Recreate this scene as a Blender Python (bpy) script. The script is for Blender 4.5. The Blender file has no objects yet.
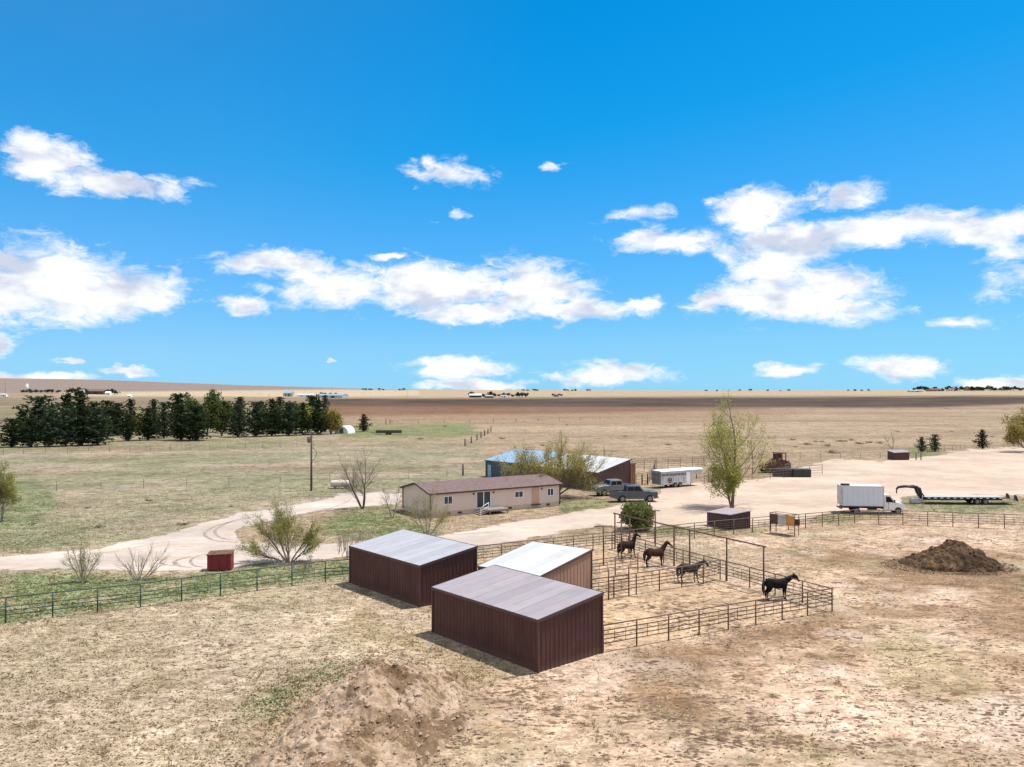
import bpy, bmesh, math, random
import numpy as np
from mathutils import Vector, Matrix
R = math.radians
SC = bpy.context.scene
# ------------------------------------------------------------------ camera, sky, sun, exposure
CAMH, FPX, HOR = 14.4, 820.0, 390.0
cam = bpy.data.objects.new('camera', bpy.data.cameras.new('camera'))
SC.collection.objects.link(cam); SC.camera = cam
cam.location = (0, 0, CAMH)
cam.data.sensor_width = 36.0; cam.data.lens = 36.0 * FPX / 1024
cam.rotation_euler = (math.pi / 2 + math.atan((HOR - 383.5) / FPX), 0, 0)
cam.data.clip_start = 0.5; cam.data.clip_end = 80000
SUN_DIR = Vector((0.93, 0.38, 2.35)).normalized()
SUN_EL = math.asin(SUN_DIR.z); SUN_AZ = math.atan2(SUN_DIR.x, SUN_DIR.y)      # clockwise from +Y
sun = bpy.data.objects.new('sun', bpy.data.lights.new('sun', 'SUN'))
SC.collection.objects.link(sun)
sun.data.energy = 4.8; sun.data.angle = R(0.5); sun.data.color = (1.0, 0.965, 0.92)
sun.rotation_euler = (-SUN_DIR).to_track_quat('-Z', 'Y').to_euler()
SC.view_settings.view_transform = 'Standard'; SC.view_settings.look = 'None'
SC.view_settings.gamma = 1.0; EXPO = 0.24; SC.view_settings.exposure = EXPO
SC.view_settings.use_curve_mapping = False
SC.render.engine = 'CYCLES'
SC.cycles.max_bounces = 5; SC.cycles.transparent_max_bounces = 12
SC.cycles.diffuse_bounces = 3; SC.cycles.glossy_bounces = 2; SC.cycles.transmission_bounces = 3

class NT:
    """small helper for node trees"""
    def __init__(s, tree): s.t = tree; s.n = tree.nodes; s.l = tree.links
    def new(s, kind, **kw):
        nd = s.n.new(kind)
        for k, v in kw.items(): setattr(nd, k, v)
        return nd
    def put(s, sock, v):
        if hasattr(v, 'is_output'): s.l.new(v, sock)
        else:
            if sock.type == 'RGBA' and not hasattr(v, '__len__'): v = (v, v, v, 1)
            if sock.type == 'RGBA' and len(v) == 3: v = (*v, 1)
            sock.default_value = v
    def math(s, op, a, b=0.0, c=None, clamp=False):
        nd = s.new('ShaderNodeMath', operation=op, use_clamp=clamp)
        s.put(nd.inputs[0], a); s.put(nd.inputs[1], b)
        if c is not None: s.put(nd.inputs[2], c)
        return nd.outputs[0]
    def vmath(s, op, a, b=None, out=0):
        nd = s.new('ShaderNodeVectorMath', operation=op)
        s.put(nd.inputs[0], a)
        if b is not None: s.put(nd.inputs[1], b)
        return nd.outputs['Value'] if out == 'v' else nd.outputs[0]
    def mix(s, f, a, b, mode='MIX'):
        nd = s.new('ShaderNodeMix', data_type='RGBA', blend_type=mode)
        s.put(nd.inputs[0], f); s.put(nd.inputs[6], a); s.put(nd.inputs[7], b)
        return nd.outputs[2]
    def noise(s, vec, scale, detail=4, rough=0.55, dist=0.0, out=0):
        nd = s.new('ShaderNodeTexNoise'); nd.inputs['Scale'].default_value = scale
        nd.inputs['Detail'].default_value = detail; nd.inputs['Roughness'].default_value = rough
        nd.inputs['Distortion'].default_value = dist
        if vec is not None: s.l.new(vec, nd.inputs['Vector'])
        return nd.outputs[out]
    def ramp(s, v, lo, hi, a=0.0, b=1.0, smooth=True):
        nd = s.new('ShaderNodeMapRange', interpolation_type='SMOOTHSTEP' if smooth else 'LINEAR', clamp=True)
        s.put(nd.inputs[0], v); s.put(nd.inputs[1], lo); s.put(nd.inputs[2], hi); s.put(nd.inputs[3], a); s.put(nd.inputs[4], b)
        return nd.outputs[0]

W = bpy.data.worlds.new('World'); SC.world = W; W.use_nodes = True
def build_sky():
    W.node_tree.nodes.clear(); t = NT(W.node_tree)
    out = t.new('ShaderNodeOutputWorld'); bg = t.new('ShaderNodeBackground'); t.l.new(bg.outputs[0], out.inputs[0])
    bg.inputs[1].default_value = 0.1
    sky = t.new('ShaderNodeTexSky', sky_type='NISHITA'); sky.sun_disc = False
    sky.sun_elevation = SUN_EL; sky.sun_rotation = SUN_AZ; sky.altitude = 1500
    sky.air_density = 1.0; sky.dust_density = 0.3; sky.ozone_density = 2.0
    E = 0.1 * 2 ** EXPO        # radiance to picture value, used to fit the air's colour to this very clear high plain sky
    nrm = t.mix(1.0, sky.outputs[0], (E, E, E), 'MULTIPLY')
    cu = t.new('ShaderNodeRGBCurve'); cm = cu.mapping; cm.extend = 'EXTRAPOLATED'
    for k, pts in enumerate(SKY_CURVES):
        c = cm.curves[k]; c.points[0].location = pts[0]; c.points[1].location = pts[-1]
        for p in pts[1:-1]: c.points.new(*p)
        for q in c.points: q.handle_type = 'VECTOR'
    cm.update(); t.l.new(nrm, cu.inputs['Color'])
    skyc = cu.outputs[0]
    tc = t.new('ShaderNodeTexCoord').outputs['Generated']
    d = t.vmath('NORMALIZE', tc)
    sp = t.new('ShaderNodeSeparateXYZ'); t.l.new(d, sp.inputs[0])
    az = t.math('ARCTAN2', sp.outputs[0], sp.outputs[1]); el = t.math('ARCSINE', sp.outputs[2])
    cb = t.new('ShaderNodeCombineXYZ'); t.l.new(az, cb.inputs[0]); t.l.new(el, cb.inputs[1]); p0 = cb.outputs[0]
    st = t.vmath('MULTIPLY', p0, (1.0, 2.0, 1.0))
    wn = t.noise(st, 11.0, 5, 0.6, out=1)
    wv = t.vmath('MULTIPLY', t.vmath('SUBTRACT', wn, (0.5, 0.5, 0.5)), (0.10, 0.045, 0.0))
    p = t.vmath('ADD', p0, wv)
    blobs = [(40,160,46,24),(112,184,76,14),(46,278,80,42),(116,290,62,28),(0,300,56,24),(276,264,58,17),(345,284,76,24),
             (430,287,105,32),(525,287,84,28),(575,308,90,13),(470,313,70,11),(238,304,26,12),(452,174,70,24,.52),(432,166,40,12,.5),(452,216,30,9,.5),
             (640,212,66,17,.55),(668,237,80,18,.72),(762,212,44,28),(790,242,80,24),(770,270,44,34),(835,282,50,20),(795,303,95,21),
             (880,230,80,17),(985,228,75,18),(705,302,30,11),(842,194,52,22,.62),(463,368,55,11),(600,375,70,14),(790,368,30,7),
             (905,371,44,13),(38,377,52,6),(-8,350,18,18),(132,368,24,5),(70,360,12,4),(645,301,18,8),(398,255,20,5),
             (1012,384,44,7),(560,170,26,9,.45),(968,322,50,11,.42),(480,384,60,6),(328,360,4,2),(1100,260,80,40),(-120,230,90,30),(1200,180,90,25),(-160,320,120,30)]
    v = None
    for (cx, cy, rx, ry, *wt) in blobs:
        wt = wt[0] if wt else 1.0
        a = math.atan((cx - 512) / FPX); e = math.atan((HOR - cy) / FPX * math.cos(a))
        q = t.vmath('MULTIPLY', t.vmath('SUBTRACT', p, (a, e, 0)), (FPX / rx, FPX / ry, 0))
        f = t.math('SUBTRACT', wt, t.vmath('LENGTH', q, out='v'))
        v = f if v is None else t.math('SMOOTH_MAX', v, f, 0.14)
    n = t.noise(t.vmath('ADD', st, t.vmath('MULTIPLY', t.vmath('SUBTRACT', t.noise(st, 30.0, 4, 0.6, out=1), (0.5, 0.5, 0.5)), (0.05, 0.03, 0))), 22.0, 10, 0.66, 0.5)
    n2 = t.noise(st, 7.0, 3, 0.5)
    dens = t.math('ADD', v, t.math('MULTIPLY', t.math('SUBTRACT', n, 0.5), 1.9))
    dens = t.math('ADD', dens, t.math('MULTIPLY', t.math('SUBTRACT', n2, 0.5), 0.6))
    cov = t.ramp(dens, -0.12, 0.62)
    veil = t.math('MULTIPLY', t.ramp(az, 0.1, -0.6, 0.0, 0.05), t.ramp(t.noise(st, 2.2, 4, 0.5), 0.25, 0.75, 0.5, 1.0))
    cov = t.math('MAXIMUM', cov, veil)
    sh = t.noise(t.vmath('ADD', st, (0.0, 0.035, 0.0)), 15.0, 4, 0.5)
    core = t.math('MULTIPLY', t.ramp(sh, 0.44, 0.64), t.ramp(v, 0.10, 0.50))
    cc = t.mix(core, CLOUD_LIT, CLOUD_SHADE)
    cov = t.math('MULTIPLY', cov, 0.97)
    # unseen broken cloud added over the rest of the dome to neutralise and brighten shadows
    away = t.math('MAXIMUM', t.ramp(t.math('ABSOLUTE', az), 0.95, 1.35), t.ramp(el, 0.62, 0.95))
    gn = t.noise(t.vmath('MULTIPLY', d, (1.0, 1.0, 2.0)), 2.6, 7, 0.6)
    cov = t.math('MAXIMUM', cov, t.math('MULTIPLY', away, t.ramp(gn, 0.42, 0.56, 0.0, 0.93)))
    fin = t.mix(1.0, t.mix(cov, skyc, cc), (1 / E, 1 / E, 1 / E), 'MULTIPLY')
    t.l.new(fin, bg.inputs[0])
SKY_CURVES = (((0, 0), (.16, .002), (.20, .009), (.281, .075), (.60, .25), (.84, .296), (1, .32)),
              ((0, 0), (.275, .296), (.33, .35), (.451, .445), (.79, .645), (.905, .69), (1, .72)),
              ((0, 0), (.505, .783), (.579, .855), (.70, .965), (.78, .98), (1, 1.0)))
CLOUD_LIT = (1.08, 1.08, 1.08); CLOUD_SHADE = (0.66, 0.71, 0.84)
build_sky()

# ------------------------------------------------------------------ helpers: meshes, tags
COL = SC.collection
class MB:
    def __init__(s): s.v = []; s.f = []; s.sm = []
    def add(s, vs, fs, smooth=False):
        b = len(s.v); s.v.extend([tuple(p) for p in vs]); s.f.extend([tuple(b + i for i in f) for f in fs]); s.sm.extend([smooth] * len(fs)); return s
    def box(s, c, d, rz=0.0, ry=0.0, rx=0.0):
        M = Matrix.Translation(c) @ Matrix.Rotation(rz, 4, 'Z') @ Matrix.Rotation(ry, 4, 'Y') @ Matrix.Rotation(rx, 4, 'X')
        x, y, z = d[0] / 2, d[1] / 2, d[2] / 2
        vs = [M @ Vector(p) for p in [(-x,-y,-z),(x,-y,-z),(x,y,-z),(-x,y,-z),(-x,-y,z),(x,-y,z),(x,y,z),(-x,y,z)]]
        return s.add(vs, [(0,3,2,1),(4,5,6,7),(0,1,5,4),(1,2,6,5),(2,3,7,6),(3,0,4,7)])
    def hexa(s, b, t):      # two quads, bottom ccw, top ccw
        return s.add(list(b) + list(t), [(0,3,2,1),(4,5,6,7),(0,1,5,4),(1,2,6,5),(2,3,7,6),(3,0,4,7)])
    def tube(s, pts, rad, n=6, smooth=True, caps=True):
        pts = [Vector(p) for p in pts]
        if not hasattr(rad, '__len__'): rad = [rad] * len(pts)
        vs = []; fs = []; prev = None
        for i, p in enumerate(pts):
            d = (pts[min(i + 1, len(pts) - 1)] - pts[max(i - 1, 0)])
            if d.length < 1e-9: d = Vector((0, 0, 1))
            d.normalize()
            if prev is None:
                a = d.cross(Vector((0, 0, 1)) if abs(d.z) < 0.9 else Vector((1, 0, 0))).normalized()
            else:
                a = (prev - d * prev.dot(d))
                a = a.normalized() if a.length > 1e-6 else d.orthogonal().normalized()
            prev = a; b = d.cross(a)
            for k in range(n):
                an = 2 * math.pi * k / n
                vs.append(p + (a * math.cos(an) + b * math.sin(an)) * rad[i])
        for i in range(len(pts) - 1):
            for k in range(n):
                k2 = (k + 1) % n
                fs.append((i * n + k, i * n + k2, (i + 1) * n + k2, (i + 1) * n + k))
        s.add(vs, fs, smooth)
        if caps:
            b = len(s.v) - len(vs)
            s.f.append(tuple(b + k for k in reversed(range(n)))); s.sm.append(False)
            e = len(s.v) - n
            s.f.append(tuple(e + k for k in range(n))); s.sm.append(False)
        return s
    def ell_loft(s, secs, n=12, up=(0, 0, 1)):   # secs: (center, half_side, half_up) elliptical sections
        ctr = [Vector(c) for c, _, _ in secs]; vs = []; fs = []
        for i, (c, w, h) in enumerate(secs):
            d = (ctr[min(i + 1, len(secs) - 1)] - ctr[max(i - 1, 0)]).normalized()
            side = Vector((0, 1, 0)); u = side.cross(d).normalized() * 1.0
            for k in range(n):
                an = 2 * math.pi * k / n
                vs.append(ctr[i] + side * (math.cos(an) * w) + u * (math.sin(an) * h))
        for i in range(len(secs) - 1):
            for k in range(n):
                k2 = (k + 1) % n; fs.append((i * n + k, i * n + k2, (i + 1) * n + k2, (i + 1) * n + k))
        fs.append(tuple(reversed(range(n)))); fs.append(tuple((len(secs) - 1) * n + k for k in range(n)))
        return s.add(vs, fs, True)
    def cyl(s, c, r, h, axis='Z', n=16):
        c = Vector(c); a = {'X': Vector((1,0,0)), 'Y': Vector((0,1,0)), 'Z': Vector((0,0,1))}[axis]
        return s.tube([c - a * h / 2, c + a * h / 2], r, n)
    def prism(s, prof, y0, y1):     # profile in xz, extruded along y
        n = len(prof)
        vs = [(x, y0, z) for x, z in prof] + [(x, y1, z) for x, z in prof]
        fs = [tuple(range(n)), tuple(reversed(range(n, 2 * n)))] + [(i, i + n, (i + 1) % n + n, (i + 1) % n) for i in range(n)]
        return s.add(vs, fs)
    def build(s, name, m, parent=None, bevel=0.0, fix=True):
        me = bpy.data.meshes.new(name); me.from_pydata(s.v, [], s.f)
        me.polygons.foreach_set('use_smooth', s.sm)
        if fix:
            bm = bmesh.new(); bm.from_mesh(me); bmesh.ops.recalc_face_normals(bm, faces=bm.faces); bm.to_mesh(me); bm.free()
        me.materials.append(m); me.update()
        o = bpy.data.objects.new(name, me); COL.objects.link(o)
        if parent is not None: o.parent = parent
        if bevel > 0:
            b = o.modifiers.new('bevel', 'BEVEL'); b.width = bevel; b.segments = 2; b.limit_method = 'ANGLE'
        return o
def tag(o, label=None, cat=None, group=None, kind=None):
    if label: o['label'] = label
    if cat: o['category'] = cat
    if group: o['group'] = group
    if kind: o['kind'] = kind
    return o
def thing(name, label, cat, loc=(0, 0, 0), rz=0.0, group=None):
    o = bpy.data.objects.new(name, None); COL.objects.link(o); o.empty_display_size = 0.3
    o.location = loc; o.rotation_euler = (0, 0, rz)
    return tag(o, label, cat, group)
def copy_tree(o, parent=None):
    c = o.copy(); COL.objects.link(c)
    if parent is not None: c.parent = parent
    for ch in list(o.children): copy_tree(ch, c)
    return c

# ------------------------------------------------------------------ terrain height and pixel helpers
SKX = np.array([-2500, -600, 0, 60, 130, 200, 300, 400, 512, 700, 850, 960, 1024, 1600, 3500.0])
SKY_ = np.array([384, 381, 379.0, 379.5, 381, 383.2, 386.3, 388.6, 389.4, 389.8, 389.6, 388.4, 388.0, 387, 387.0])
def Hnp(x, y):
    x = np.asarray(x, float); y = np.asarray(y, float)
    d = np.hypot(x, y)
    yy = np.where(y > 0.25 * np.abs(x), y, 0.25 * np.abs(x) + 1e-3)
    px = 512 + 820 * x / yy
    s = np.interp(px, SKX, SKY_)
    k = np.clip(np.log(np.maximum(d, 1) / 330.0) / math.log(6500 / 330.0), 0, 1)
    k = k * k * (3 - 2 * k)
    z = (391.0 - s) * k * d / 820
    z = np.where(d > 6500, z * np.clip(1 - (d - 6500) / 9000, 0, 1), z)
    a = np.clip((d - 330) / 1500, 0, 1)
    z = z + a * 1.6 * (np.sin(x / 310 + 1) * np.sin(y / 420 + x / 900) + 0.5 * np.sin(x / 127 + y / 233))
    return z
def H(x, y): return float(Hnp(x, y))
def G(px, py, z=0.0):
    d = (CAMH - z) * FPX / (py - HOR)
    return Vector(((px - 512) / FPX * d, d, 0))
def far(px, py):
    ds = np.geomspace(300, 7000, 1400); xs = (px - 512) / FPX * ds
    ys = HOR - (Hnp(xs, ds) - CAMH) * FPX / ds
    i = int(np.argmax(ys <= py)) if (ys <= py).any() else len(ds) - 1
    return Vector((xs[i], ds[i], float(Hnp(xs[i], ds[i]))))

# ------------------------------------------------------------------ materials
def mat(name, col, rough=0.7, metal=0.0, var=0.12, vscale=2.0, spec=0.5, bump=0.0, bscale=20.0, col2=None, coat=0.0):
    m = bpy.data.materials.new(name); m.use_nodes = True; t = NT(m.node_tree)
    b = m.node_tree.nodes['Principled BSDF']
    pos = t.new('ShaderNodeTexCoord').outputs['Object']
    n = t.noise(pos, vscale, 6, 0.6)
    c2 = col2 if col2 else tuple(c * 0.55 for c in col)
    f = t.ramp(n, 0.35, 0.75, 0.0, min(1.0, var * 3) if col2 is None else min(1, var * 4))
    t.l.new(t.mix(f, col, c2), b.inputs['Base Color'])
    t.l.new(t.ramp(n, 0.3, 0.7, max(0.02, rough - 0.08), min(1, rough + 0.1)), b.inputs['Roughness'])
    b.inputs['Metallic'].default_value = metal
    b.inputs['Specular IOR Level'].default_value = spec
    b.inputs['Coat Weight'].default_value = coat
    if bump:
        bp = t.new('ShaderNodeBump'); bp.inputs['Strength'].default_value = bump; bp.inputs['Distance'].default_value = 0.03
        t.l.new(t.noise(pos, bscale, 5, 0.6), bp.inputs['Height']); t.l.new(bp.outputs[0], b.inputs['Normal'])
    return m
def leafmat(name, c1, c2, trans=0.35):
    m = bpy.data.materials.new(name); m.use_nodes = True; t = NT(m.node_tree); m.node_tree.nodes.clear()
    out = t.new('ShaderNodeOutputMaterial')
    g = t.new('ShaderNodeNewGeometry'); pos = t.new('ShaderNodeTexCoord').outputs['Object']
    f = t.math('ADD', t.math('MULTIPLY', g.outputs['Random Per Island'], 0.6), t.math('MULTIPLY', t.ramp(t.noise(pos, 0.9, 3), 0.35, 0.65), 0.4))
    c = t.mix(f, c1, c2)
    d = t.new('ShaderNodeBsdfDiffuse'); tr = t.new('ShaderNodeBsdfTranslucent'); mx = t.new('ShaderNodeMixShader')
    t.l.new(c, d.inputs[0]); t.l.new(c, tr.inputs[0]); mx.inputs[0].default_value = trans
    t.l.new(d.outputs[0], mx.inputs[1]); t.l.new(tr.outputs[0], mx.inputs[2]); t.l.new(mx.outputs[0], out.inputs[0])
    return m
M = {}
def steel(name, col, dust, rough=0.5, spec=0.2, roof=False):
    m = mat(name, col, rough, 0, 0.12, 0.6, spec=spec, bump=0.12, bscale=1.5); t = NT(m.node_tree); b = m.node_tree.nodes['Principled BSDF']
    base = b.inputs['Base Color'].links[0].from_socket
    pos = t.new('ShaderNodeTexCoord').outputs['Object']
    sk = t.noise(t.vmath('MULTIPLY', pos, (2.5, 0.25, 0.25) if roof else (5.0, 5.0, 0.35)), 1.6, 6, 0.65)
    c = t.mix(t.math('MULTIPLY', t.ramp(sk, 0.48, 0.72), 0.35), base, dust)
    pn = t.new('ShaderNodeTexWhiteNoise'); pn.noise_dimensions = '1D'
    sp = t.new('ShaderNodeSeparateXYZ'); t.l.new(pos, sp.inputs[0])
    t.l.new(t.math('FLOOR', t.math('MULTIPLY', t.math('ADD', sp.outputs[0], sp.outputs[1] if not roof else 0.0), 1.09)), pn.inputs['W'])
    c = t.mix(1.0, c, t.mix(pn.outputs['Value'], (0.9, 0.9, 0.9), (1.08, 1.08, 1.08)), 'MULTIPLY')
    if not roof:
        dz = t.math('MULTIPLY', t.ramp(t.math('ADD', sp.outputs[2], t.math('MULTIPLY', sk, 0.5)), 0.30, 0.75, 1.0, 0.0), 0.45)
        c = t.mix(dz, c, dust)
    t.l.new(c, b.inputs['Base Color']); return m
M['wall_brown'] = mat('dark_brown_steel', (0.088, 0.040, 0.036), 0.5, 0, 0.12, 0.7, spec=0.2)
M['wall_tan'] = mat('tan_brown_steel', (0.27, 0.15, 0.105), 0.5, 0, 0.15, 0.7, spec=0.25)
M['wall_trim'] = mat('brown_trim', (0.075, 0.036, 0.034), 0.4)
M['roof_mauve'] = mat('faded_mauve_roof', (0.33, 0.282, 0.284), 0.5, 0.0, 0.10, 0.5, col2=(0.27, 0.225, 0.225), spec=0.3)
M['roof_grey'] = mat('faded_grey_roof', (0.40, 0.385, 0.395), 0.5, 0.0, 0.10, 0.6, col2=(0.33, 0.315, 0.32), spec=0.3)
M['roof_white_plain'] = mat('pale_steel_roof', (0.56, 0.54, 0.515), 0.4, 0.0, 0.05, 0.6)
M['wall_brown'] = steel('dark_brown_steel', (0.088, 0.038, 0.034), (0.15, 0.09, 0.07))
M['wall_tan'] = steel('tan_brown_steel', (0.33, 0.20, 0.145), (0.40, 0.29, 0.22))
M['barn_wall'] = steel('barn_brown_steel', (0.095, 0.042, 0.038), (0.15, 0.09, 0.07))
M['roof_mauve'] = steel('faded_mauve_roof', (0.33, 0.282, 0.284), (0.42, 0.36, 0.34), 0.5, 0.3, True)
M['roof_grey'] = steel('faded_grey_roof', (0.40, 0.385, 0.395), (0.29, 0.26, 0.26), 0.5, 0.3, True)
M['roof_white'] = steel('pale_steel_roof', (0.56, 0.54, 0.515), (0.44, 0.40, 0.36), 0.45, 0.3, True)
M['wall_teal'] = mat('teal_blue_steel', (0.035, 0.075, 0.105), 0.4, 0, 0.1, 0.5)
M['roof_teal'] = mat('pale_blue_steel_roof', (0.27, 0.38, 0.46), 0.4, 0, 0.1, 0.5)
M['barn_wall'] = mat('barn_brown_steel', (0.095, 0.042, 0.038), 0.45, 0, 0.12, 0.5)
M['siding'] = mat('pink_beige_siding', (0.74, 0.575, 0.48), 0.75, 0, 0.08, 0.8, col2=(0.66, 0.51, 0.43))
M['skirt'] = mat('beige_skirting', (0.60, 0.47, 0.36), 0.8)
M['shingle'] = mat('brown_shingles', (0.17, 0.105, 0.092), 0.85, 0, 0.25, 3.0, bump=0.4, bscale=14, col2=(0.11, 0.072, 0.065))
M['dark_trim'] = mat('dark_brown_fascia', (0.06, 0.03, 0.028), 0.6)
M['white'] = mat('white_paint', (0.80, 0.79, 0.77), 0.5, 0, 0.06, 1.5)
M['glass'] = mat('dark_window_glass', (0.03, 0.045, 0.055), 0.12, 0, 0.1, 1.0, spec=0.35)
M['door_tan'] = mat('tan_painted_door', (0.60, 0.38, 0.24), 0.6)
M['wood'] = mat('weathered_grey_wood', (0.30, 0.25, 0.21), 0.85, 0, 0.3, 5, bump=0.3)
M['darkwood'] = mat('dark_weathered_wood', (0.10, 0.065, 0.045), 0.85, 0, 0.3, 5, bump=0.3)
M['plywood'] = mat('orange_brown_wood', (0.42, 0.19, 0.085), 0.8, 0, 0.25, 4, bump=0.2)
M['pipe'] = mat('rusty_brown_pipe', (0.115, 0.062, 0.048), 0.6, 0.2, 0.3, 6, col2=(0.20, 0.10, 0.06))
M['pipe_green'] = mat('dark_green_pipe', (0.03, 0.07, 0.05), 0.55, 0.1, 0.2, 6)
M['tpost'] = mat('dull_steel_post', (0.16, 0.14, 0.12), 0.7, 0.3)
M['pole'] = mat('creosote_pole_wood', (0.14, 0.09, 0.065), 0.9, 0, 0.25, 3, bump=0.3)
M['red'] = mat('dark_red_paint', (0.22, 0.012, 0.016), 0.5, 0, 0.15, 2.5)
M['black'] = mat('black_rubber', (0.018, 0.018, 0.018), 0.75)
M['blackmetal'] = mat('black_steel', (0.025, 0.025, 0.027), 0.5, 0.3)
M['truck_grey'] = mat('slate_grey_car_paint', (0.075, 0.085, 0.10), 0.4, 0.1, 0.05, 2, coat=0.15, spec=0.3)
M['truck_silver'] = mat('silver_car_paint', (0.20, 0.205, 0.21), 0.4, 0.1, 0.05, 2, coat=0.15, spec=0.3)
M['rimgrey'] = mat('grey_alloy_rim', (0.22, 0.22, 0.22), 0.4, 0.5)
M['chrome'] = mat('bright_steel', (0.60, 0.60, 0.60), 0.25, 0.9)
M['box_white'] = mat('white_box_panels', (0.66, 0.68, 0.74), 0.45, 0, 0.06, 0.8, col2=(0.58, 0.6, 0.66))
M['alu'] = mat('aluminium_sheet', (0.50, 0.49, 0.48), 0.45, 0.15, 0.25, 1.5)
M['lens_red'] = mat('red_lens', (0.35, 0.01, 0.01), 0.2)
M['lens_clear'] = mat('clear_lens', (0.75, 0.75, 0.72), 0.1)
M['deck'] = mat('pale_deck_boards', (0.44, 0.41, 0.38), 0.7, 0, 0.2, 2)
M['tank'] = mat('cream_tank_paint', (0.66, 0.58, 0.48), 0.5, 0, 0.15, 2, col2=(0.45, 0.33, 0.24))
M['car_glass'] = mat('tinted_car_glass', (0.012, 0.014, 0.016), 0.3, 0, 0.1, 1.0, spec=0.15)
M['slats'] = mat('grey_trailer_windows', (0.13, 0.14, 0.15), 0.4)  # one even dark grey for the trailer windows
M['bark'] = mat('brown_bark', (0.17, 0.125, 0.095), 0.95, 0, 0.3, 6, bump=0.5)
M['bark_pale'] = mat('pale_twig_bark', (0.34, 0.27, 0.21), 0.95, 0, 0.25, 6)
M['bark_dark'] = mat('dark_bark', (0.09, 0.065, 0.05), 0.95, 0, 0.25, 6)
M['leaf_spring'] = leafmat('spring_green_leaves', (0.23, 0.235, 0.05), (0.47, 0.44, 0.13))
M['leaf_olive'] = leafmat('olive_buds', (0.26, 0.21, 0.06), (0.42, 0.35, 0.12))
M['leaf_gold'] = leafmat('yellow_olive_buds', (0.30, 0.25, 0.07), (0.50, 0.43, 0.15))
M['leaf_yellow'] = leafmat('yellow_green_buds', (0.24, 0.25, 0.055), (0.38, 0.34, 0.12))
M['leaf_mid'] = leafmat('mid_green_leaves', (0.065, 0.09, 0.03), (0.19, 0.22, 0.075))
M['leaf_bush'] = leafmat('bush_leaves', (0.06, 0.082, 0.024), (0.27, 0.29, 0.10), 0.3)
M['needles'] = leafmat('pine_needles', (0.017, 0.029, 0.014), (0.055, 0.078, 0.032), 0.15)
M['needles_soft'] = leafmat('grey_green_needles', (0.03, 0.046, 0.028), (0.085, 0.115, 0.06), 0.15)
M['far_green'] = leafmat('far_foliage', (0.02, 0.03, 0.016), (0.05, 0.065, 0.035), 0.1)
M['sage'] = leafmat('sagebrush', (0.15, 0.125, 0.075), (0.26, 0.22, 0.14), 0.1)
M['straw'] = leafmat('straw', (0.38, 0.30, 0.185), (0.52, 0.43, 0.29), 0.2)
M['canvas'] = mat('white_canvas', (0.78, 0.78, 0.78), 0.8)
M['rust'] = mat('rusty_metal', (0.17, 0.08, 0.04), 0.85, 0.1, 0.4, 3, col2=(0.05, 0.03, 0.022))
M['hay_dark'] = mat('dark_weathered_hay', (0.085, 0.055, 0.032), 0.95, 0, 0.4, 3, bump=0.8, bscale=8, col2=(0.03, 0.022, 0.016))
M['tarp_dark'] = mat('black_plastic_tarp', (0.02, 0.022, 0.022), 0.5, 0, 0.2, 3, bump=0.5, bscale=5)
M['box_roof'] = mat('weathered_mauve_board', (0.36, 0.28, 0.27), 0.8, 0, 0.2, 2)
M['box_wall'] = mat('dark_stained_boards', (0.085, 0.052, 0.047), 0.8, 0, 0.3, 3)
M['orange'] = mat('orange_board', (0.55, 0.27, 0.07), 0.7, 0, 0.2, 3)

# ------------------------------------------------------------------ ground sheet
def poly_mask(px, py, pts, soft):
    """1 inside the polygon, fading over `soft`"""
    P = np.array(pts, float); ins = np.zeros(px.shape, bool); dm = np.full(px.shape, 1e9)
    n = len(P)
    for i in range(n):
        x1, y1 = P[i]; x2, y2 = P[(i + 1) % n]
        if y1 != y2:
            c = ((y1 > py) != (y2 > py)) & (px < (x2 - x1) * (py - y1) / (y2 - y1) + x1); ins ^= c
        L = (x2 - x1) ** 2 + (y2 - y1) ** 2
        tt = np.clip(((px - x1) * (x2 - x1) + (py - y1) * (y2 - y1)) / L, 0, 1)
        dm = np.minimum(dm, np.hypot(px - x1 - tt * (x2 - x1), py - y1 - tt * (y2 - y1)))
    s = np.where(ins, dm, -dm)
    k = np.clip(s / soft * 0.5 + 0.5, 0, 1)
    return k * k * (3 - 2 * k)
rs = np.random.RandomState(7)
def fbm(x, y, scale, octs=4, seed=0):
    r = np.random.RandomState(seed); out = 0; amp = 1; tot = 0
    for o in range(octs):
        T = r.rand(256, 256); u = x / scale + r.rand() * 100; v = y / scale + r.rand() * 100
        iu = np.floor(u).astype(int); iv = np.floor(v).astype(int); fu = u - iu; fv = v - iv
        fu = fu * fu * (3 - 2 * fu); fv = fv * fv * (3 - 2 * fv)
        a = T[iu % 256, iv % 256]; b = T[(iu + 1) % 256, iv % 256]; c = T[iu % 256, (iv + 1) % 256]; d = T[(iu + 1) % 256, (iv + 1) % 256]
        out = out + amp * ((a * (1 - fu) + b * fu) * (1 - fv) + (c * (1 - fu) + d * fu) * fv); tot += amp; amp *= 0.5; scale *= 0.5
    return out / tot
MOUNDS = []
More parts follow.
